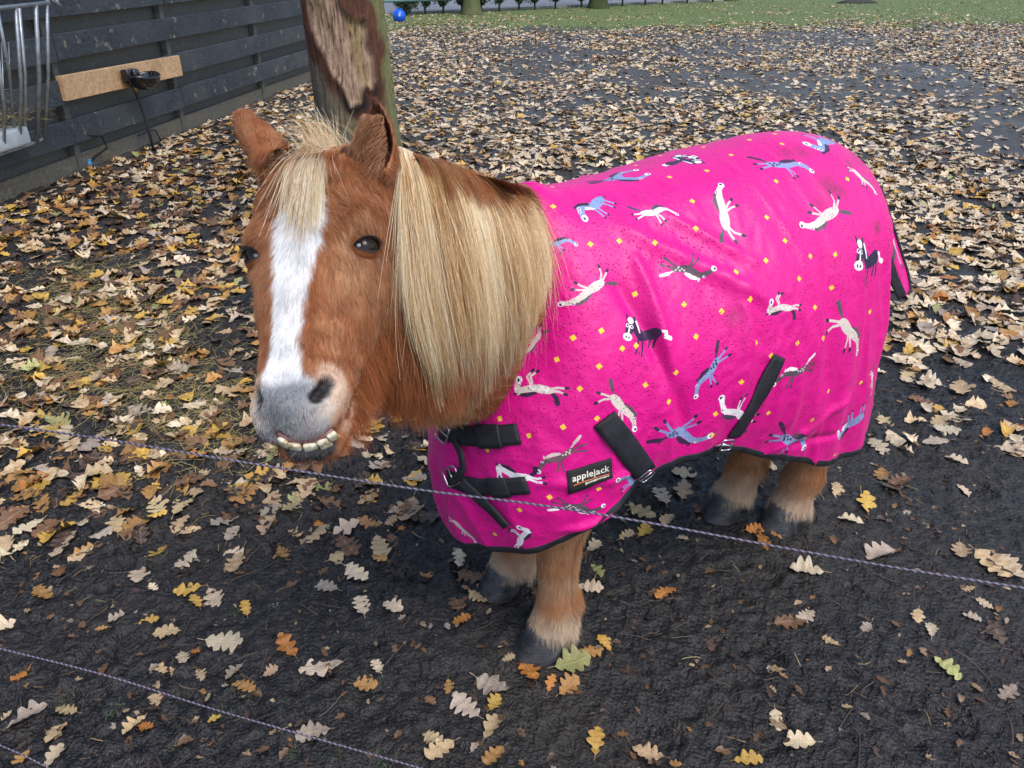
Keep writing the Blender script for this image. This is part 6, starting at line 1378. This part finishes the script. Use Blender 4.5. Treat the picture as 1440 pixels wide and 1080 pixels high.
grey = np.clip(sstep(.3, -.8, np.cos(AA)) * 1.0, 0, 1).ravel(); barkc = lerp(barkc, np.array([.085, .082, .078]), grey * .5)
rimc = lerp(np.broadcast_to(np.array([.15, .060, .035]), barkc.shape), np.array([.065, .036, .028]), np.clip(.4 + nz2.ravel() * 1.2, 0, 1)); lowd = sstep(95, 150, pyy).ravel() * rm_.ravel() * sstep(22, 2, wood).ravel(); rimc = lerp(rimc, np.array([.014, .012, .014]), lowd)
woodc = lerp(np.broadcast_to(np.array([.47, .33, .235]), barkc.shape), np.array([.17, .095, .06]), np.clip(.25 - wd_.ravel() * 1.0 + nz2.ravel() * .5, 0, 1)); woodc = lerp(woodc, np.array([.30, .23, .085]), np.clip(nz1.ravel() * 1.6 + .15, 0, .6)); woodc = lerp(woodc, np.array([.03, .02, .018]), sstep(.38, .7, -wd2.ravel() * .9 - wd_.ravel() * .5))
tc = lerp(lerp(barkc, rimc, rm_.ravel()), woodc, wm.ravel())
k = NT('tree_bark'); ob = k.coord('Object', (1, 1, .5)); nn_ = k.noise(ob, 70, 7, .75); k.inp('Base Color', k.mix(k.ramp(nn_, [(.35, .6), (.6, 0.0)]), k.attr('bark'), k.mix(1.0, k.attr('bark'), (.35, .33, .32), 'MULTIPLY'))); k.inp('Roughness', .85); k.inp('Specular IOR Level', .25); k.bump(nn_, .8, .010); BARK = k.m
tree = empty('oak_tree', (TBX, TBY, 0)); tag(tree, 'thick tree trunk with a large open bark wound right behind the pony', 'tree')
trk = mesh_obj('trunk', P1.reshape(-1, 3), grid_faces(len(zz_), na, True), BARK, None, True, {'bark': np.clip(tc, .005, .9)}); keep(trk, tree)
LEAFG = simple_mat('late_oak_foliage', (.12, .10, .025), .6)
def leaf_cloud(name, centers, rads, n, size_, mat, parent, seed, sq=1.0):
    r = np.random.default_rng(seed); i = r.integers(0, len(centers), n); d = nrm(r.normal(size=(n, 3))); P = np.array(centers)[i] + d * (np.array(rads)[i] * r.random(n) ** .45)[:, None] * np.array([1, 1, sq]); a, b = nrm(r.normal(size=(n, 3))), nrm(r.normal(size=(n, 3))); b = nrm(np.cross(a, b)); s_ = size_ * r.uniform(.6, 1.3, n)[:, None]
    V = np.stack([P - a * s_, P + b * s_ * .45, P + a * s_, P - b * s_ * .45], 1).reshape(-1, 3); F_ = np.arange(n * 4).reshape(-1, 4); o = mesh_obj(name, V, F_, mat, None, False); return keep(o, parent) if parent else o
m = MB(); cc_ = []
for a in np.linspace(0, 6.283, 8)[:-1]:
    e = np.array([TBX + math.cos(a) * 1.9, TBY + .6 + math.sin(a) * 1.9, 5.6 + .5 * math.sin(a * 3)]); m.tube([[TBX, TBY, 3.6], [TBX + math.cos(a) * .5, TBY + math.sin(a) * .5, 4.4], e], [.09, .06, .02], 8); cc_.append(e)
keep(m.build('limbs', BARK, None, True), tree); leaf_cloud('crown', cc_ + [np.array([TBX, TBY, 6.3])], [1.1] * 8, 2200, .055, LEAFG, tree, 5, .7)

# ================================================================== LAWN, ROAD, HEDGE, FAR THINGS
def lawn_edge(x): return 18.2 + .12 * x + .8 * float(n2(np.array([x]), np.array([0.]), .5, 3, 2.)[0])
xs = np.linspace(-75, 75, 260); R = []
rd = lambda x: 21.6 + .62 * (x + 2.8)                       # near edge of the road
ws_ = np.array([16.6 + .12 * x for x in xs]) + 1.1 * n2(xs, xs * 0, .45, 3, 2.)
k = NT('lawn_turf'); v_ = k.coord(); n = k.noise(v_, 1.2, 5); n_f = k.noise(v_, 30, 4); k.inp('Base Color', k.mix(k.ramp(n, [(.35, 0.0), (.65, 1.0)]), k.ramp(n_f, [(.3, (.055, .085, .022)), (.7, (.14, .19, .055))]), k.ramp(n_f, [(.3, (.07, .10, .032)), (.7, (.16, .20, .07))]))); k.inp('Roughness', .8); k.bump(n_f, .8, .03); TURF = k.m
LA = [[(x, w + t * 60, z_) for t, z_ in ((0, -.07), (.012, -.01), (.04, .012), (.2, .012), (.5, .012), (1., .012))] for x, w in zip(xs, ws_)]
lawn = mesh_obj('lawn', np.array(LA).reshape(-1, 3) + np.array([0, 0, .012]), grid_faces(len(xs), 6), TURF); lawn['kind'] = 'structure'
r7 = np.random.default_rng(77); N = 26000; gxx = r7.uniform(-6, 19, N); gyy = 15.6 + .12 * gxx + r7.random(N) ** 1.1 * 10; hh = r7.uniform(.03, .07, N); a = r7.uniform(0, 6.28, N); w_ = .008; lean = r7.normal(0, .02, (N, 2))
dfe = gyy - (16.6 + .12 * gxx + 1.1 * n2(gxx, gxx * 0, .45, 3, 2.)); kp = (r7.random(N) < sstep(-.9, .9, dfe)) & (gyy < rd(gxx) - .1); gxx, gyy, hh, a, lean, dfe = gxx[kp], gyy[kp], hh[kp], a[kp], lean[kp], dfe[kp]; N = len(gxx)
V = np.stack([np.stack([gxx - np.cos(a) * w_, gyy - np.sin(a) * w_, 0 * gxx + .01], -1), np.stack([gxx + np.cos(a) * w_, gyy + np.sin(a) * w_, 0 * gxx + .01], -1), np.stack([gxx + lean[:, 0], gyy + lean[:, 1], hh], -1)], 1).reshape(-1, 3)
gcol = np.array([.15, .21, .055]) * r7.uniform(.6, 1.5, (N, 1)); gr = mesh_obj('grass', V, np.arange(N * 3).reshape(-1, 3), STRAW, None, False, {'leafcol': np.repeat(gcol, 3, 0)}); tag(gr, 'short green grass of the lawn beyond the paddock', None, None, 'stuff')
ROADM = simple_mat('asphalt', (.20, .205, .22), .6, 0, .4, 60, .12, 3)
xr = np.linspace(-40, 70, 60); road = mesh_obj('road', np.array([[(x, rd(x) + d, .05 + 0 * d) for d in (0, .01, 3, 7)] for x in xr]).reshape(-1, 3) * np.array([1, 1, 1]), grid_faces(60, 4), ROADM); road['kind'] = 'structure'
KERB = simple_mat('kerb_stone', (.30, .30, .29), .7, 0, .3, 30); m = MB()
for d0, d1 in ((-.12, 0), (7.0, 7.12)):
    m.add([(x, rd(x) + d, z) for x in (-40, 70) for d, z in ((d0, .0), (d0, .075), (d1, .075), (d1, .0))], [[0, 4, 5, 1], [1, 5, 6, 2], [2, 6, 7, 3], [0, 1, 2, 3], [4, 7, 6, 5]])
kb = m.build('kerb', KERB, None); kb['kind'] = 'structure'
SHR = NT('evergreen_leaf'); oi = SHR.noise(SHR.coord(), 6, 3); SHR.inp('Base Color', SHR.ramp(oi, [(.3, (.012, .030, .014)), (.7, (.045, .085, .030))])); SHR.inp('Roughness', .4); SHR = SHR.m
TWG = simple_mat('shrub_stem', (.05, .04, .03), .8)
posx = [600, 623, 649, 678, 702, 730, 752, 781, 817, 850, 875, 907, 931, 966, 1002]; fill = [572]
def hedge_pt(px):                                                # where this sight line crosses the shrub row in front of the kerb
    lo, hi = 10., 45.
    for _ in range(40):
        y = (lo + hi) / 2; P = gnd(px, 540 - FP * math.tan(PITCH - math.atan(CAM_H / y))); 
        if P[1] < rd(P[0]) - .55: lo = y
        else: hi = y
    return P
HG = 'evergreen shrubs in a row along the road'
for j, px_ in enumerate(fill + posx):
    P = hedge_pt(px_); e = empty('evergreen_shrub', (P[0], P[1], 0)); od = ['first', 'second', 'third', 'fourth', 'fifth', 'sixth', 'seventh', 'eighth', 'ninth', 'tenth', 'eleventh', 'twelfth', 'thirteenth', 'fourteenth', 'fifteenth', 'last'][min(j, 15)]
    tag(e, f'dark evergreen shrub on a bare stem by the road, {od} from the left', 'shrub', HG); m = MB(); m.tube([(P[0], P[1], -.02), (P[0] + r7.normal(0, .02), P[1], .25), (P[0] + .03, P[1], .6)], [.035, .026, .02], 6)
    for s_ in (-1, 1): m.tube([(P[0], P[1], .18), (P[0] + s_ * .10, P[1] + .03, .42)], [.018, .012], 5)
    keep(m.build('stem', TWG, None, True), e); h0 = (.30 if j else .12); hb = .17 if j else .04; cs = [np.array([P[0], P[1], hb + .13])] + [np.array([P[0] + r7.normal(0, .06), P[1] + r7.normal(0, .06), hb + .30 + .2 * q]) for q in range(5)] + [np.array([P[0] + s_ * .15, P[1], hb + .30]) for s_ in (-1, 1)] + [np.array([P[0] + r7.normal(0, .16), P[1], hb + .5]) for q in range(2)]
    leaf_cloud('foliage', cs, [.12] + [.30] * 5 + [.18] * 2 + [.30] * 2, 3200, .034, SHR, e, 500 + j)
# hedge mass and more trees beyond the road keep the horizon closed
for j, (px_, base_y, wid_, lb) in enumerate(((663, 22, .21, 'mossy grey trunk standing left of centre among the road shrubs'), (841, 13, .24, 'short green ivy-clad trunk among the road shrubs'), (1028, 2, .20, 'mossy trunk at the right end of the shrub row'))):
    P = gnd(px_, base_y); e = empty('roadside_tree', (P[0], P[1], 0)); tag(e, lb, 'tree', 'trees along the road'); a = np.arange(28) / 28 * 2 * math.pi; R_ = []
    for z in np.linspace(-.05, 5.0, 40): r_ = wid_ * (1 - .05 * z) + .10 * math.exp(-max(z, 0) / .12); R_.append([[P[0] + r_ * math.cos(t) * (1 + .05 * math.sin(5 * t + z * 2)), P[1] + r_ * math.sin(t), z] for t in a])
    V, Fc = loft(R_); gcl = np.array([.12, .135, .06]) if j != 1 else np.array([.06, .085, .03]); to = mesh_obj('trunk', V, Fc, BARK, None, True, {'bark': np.tile(gcl, (len(V), 1)) * (1 + .4 * fbm(np.array(V) * 6, 3))[:, None]}); keep(to, e)
    leaf_cloud('crown', [np.array([P[0] + r7.normal(0, 1.2), P[1] + r7.normal(0, 1.2), 6.2 + r7.normal(0, .7)]) for _ in range(9)], [1.3] * 9, 1800, .10, LEAFG, e, 800 + j)
RAILM = simple_mat('blue_green_paint', (.10, .22, .23), .4); gl = empty('field_rail', (-1.6, 17.3, 0)); tag(gl, 'low blue-green metal rail crossing in front of the roadside shrubs', 'rail')
A, B_ = atY(470, 4, 17.4), atY(655, -3, 18.4); m = MB(); m.tube([A, B_], .035, 10); keep(m.build('rail', RAILM, None, True), gl)
for t in (.12,): c = A + (B_ - A) * t; m = MB(); m.tube([(c[0], c[1], -.05), (c[0], c[1], c[2] + .02)], .03, 8); keep(m.build('post', RAILM, None, True), gl)
GB = gnd(562, 32); ba = NT('ball_vinyl'); ba.inp('Base Color', (.005, .09, .62, 1)); ba.inp('Roughness', .25); br = .15; BC = np.array([GB[0], GB[1], br - .01]); th, ph = np.meshgrid(np.linspace(0, math.pi, 21), np.arange(32) / 32 * 2 * math.pi, indexing='ij')
bo = empty('ball', (BC[0], BC[1], 0)); tag(bo, 'blue ball with a pale printed patch on the grass beside the tree', 'ball'); V = BC + br * np.stack([np.sin(th) * np.cos(ph), np.sin(th) * np.sin(ph), np.cos(th)], -1); keep(mesh_obj('shell', V.reshape(-1, 3), grid_faces(21, 32, True), ba.m), bo)
vd = nrm(CP - BC + np.array([.9, 0, 1.5])); u1 = nrm(np.cross(vd, ZU)); u2 = np.cross(u1, vd); m = MB(); m.add(*loft([[BC + (br + .002) * nrm(vd + (u1 * math.cos(t) * .8 + u2 * math.sin(t)) * q) for t in np.arange(14) / 14 * 6.283] for q in (.01, .12, .25)])); keep(m.build('printed_patch', simple_mat('ball_print', (.35, .5, .8), .3), None, True), bo)
P = gnd(1205, 6); m = MB(); V_ = [];
m.tube([P + RT * -.62, P + RT * -.3 + ZU * .02, P + RT * .25 + ZU * .03, P + RT * .6], [.05, .11, .12, .06], 12); lg_ = m.build('log', simple_mat('dark_log', (.018, .022, .020), .7, 0, .5, 12), None, True); tag(lg_, 'dark low log lying on the grass near the far road', 'log')
P = gnd(1185, 12); 
# ================================================================== ELECTRIC FENCE ROPES
def fence_plane(px, py):
    p0, p1 = np.array([-.63, .80]), np.array([.52, .577]); d = p1 - p0; n_ = np.array([-d[1], d[0]]); r = ray(px, py); t = (p0 @ n_) / (r[:2] @ n_); return CP + r * t
ROPEW, ROPED, ROPEP = simple_mat('rope_white', (.22, .21, .24), .5), simple_mat('rope_black', (.02, .018, .025), .5), simple_mat('rope_violet', (.11, .085, .15), .5)
def rope(pix, lb, rad=.00115, ext=.6):
    K = np.array([fence_plane(*p) for p in pix]); K = np.concatenate([[K[0] - (K[1] - K[0]) * ext], K, [K[-1] + (K[-1] - K[-2]) * ext]]); L_ = np.linalg.norm(np.diff(K, axis=0), axis=1).sum(); n = int(L_ / .0012); C = cr(K, np.linspace(0, len(K) - 1, n))
    for _ in range(60): C[1:-1] = (C[:-2] + 2 * C[1:-1] + C[2:]) / 4
    T = nrm(np.gradient(C, axis=0)); U = nrm(np.cross(T, ZU)); W = np.cross(T, U); s_ = np.concatenate([[0], np.cumsum(np.linalg.norm(np.diff(C, axis=0), axis=1))]); e = empty('electric_fence_rope', tuple(C[n // 2])); tag(e, lb, 'fence rope', 'twisted electric fence ropes in front of the pony')
    for q, mt in enumerate((ROPEP, ROPEW, ROPEP, ROPED)):
        ph = s_ / .008 * 2 * math.pi + q * math.pi / 2; H_ = C + (U * np.cos(ph)[:, None] + W * np.sin(ph)[:, None]) * rad * .62; m = MB(); V, Fc = tube(H_, rad * .62, 6); o = mesh_obj('strand', V, Fc, mt, None, True); keep(o, e)
rope([(0, 597), (150, 618), (300, 643), (450, 667), (600, 690), (750, 709), (900, 733), (1100, 770), (1270, 800), (1440, 827)], 'uppermost twisted fence rope, running in front of the chin and the rug')
rope([(0, 912), (150, 950), (300, 997), (450, 1040), (590, 1080), (700, 1114)], 'lower twisted fence rope crossing the bottom left of the mud')
rope([(0, 1048), (35, 1063), (70, 1081), (120, 1106)], 'lowest twisted fence rope, cutting the bottom left corner')
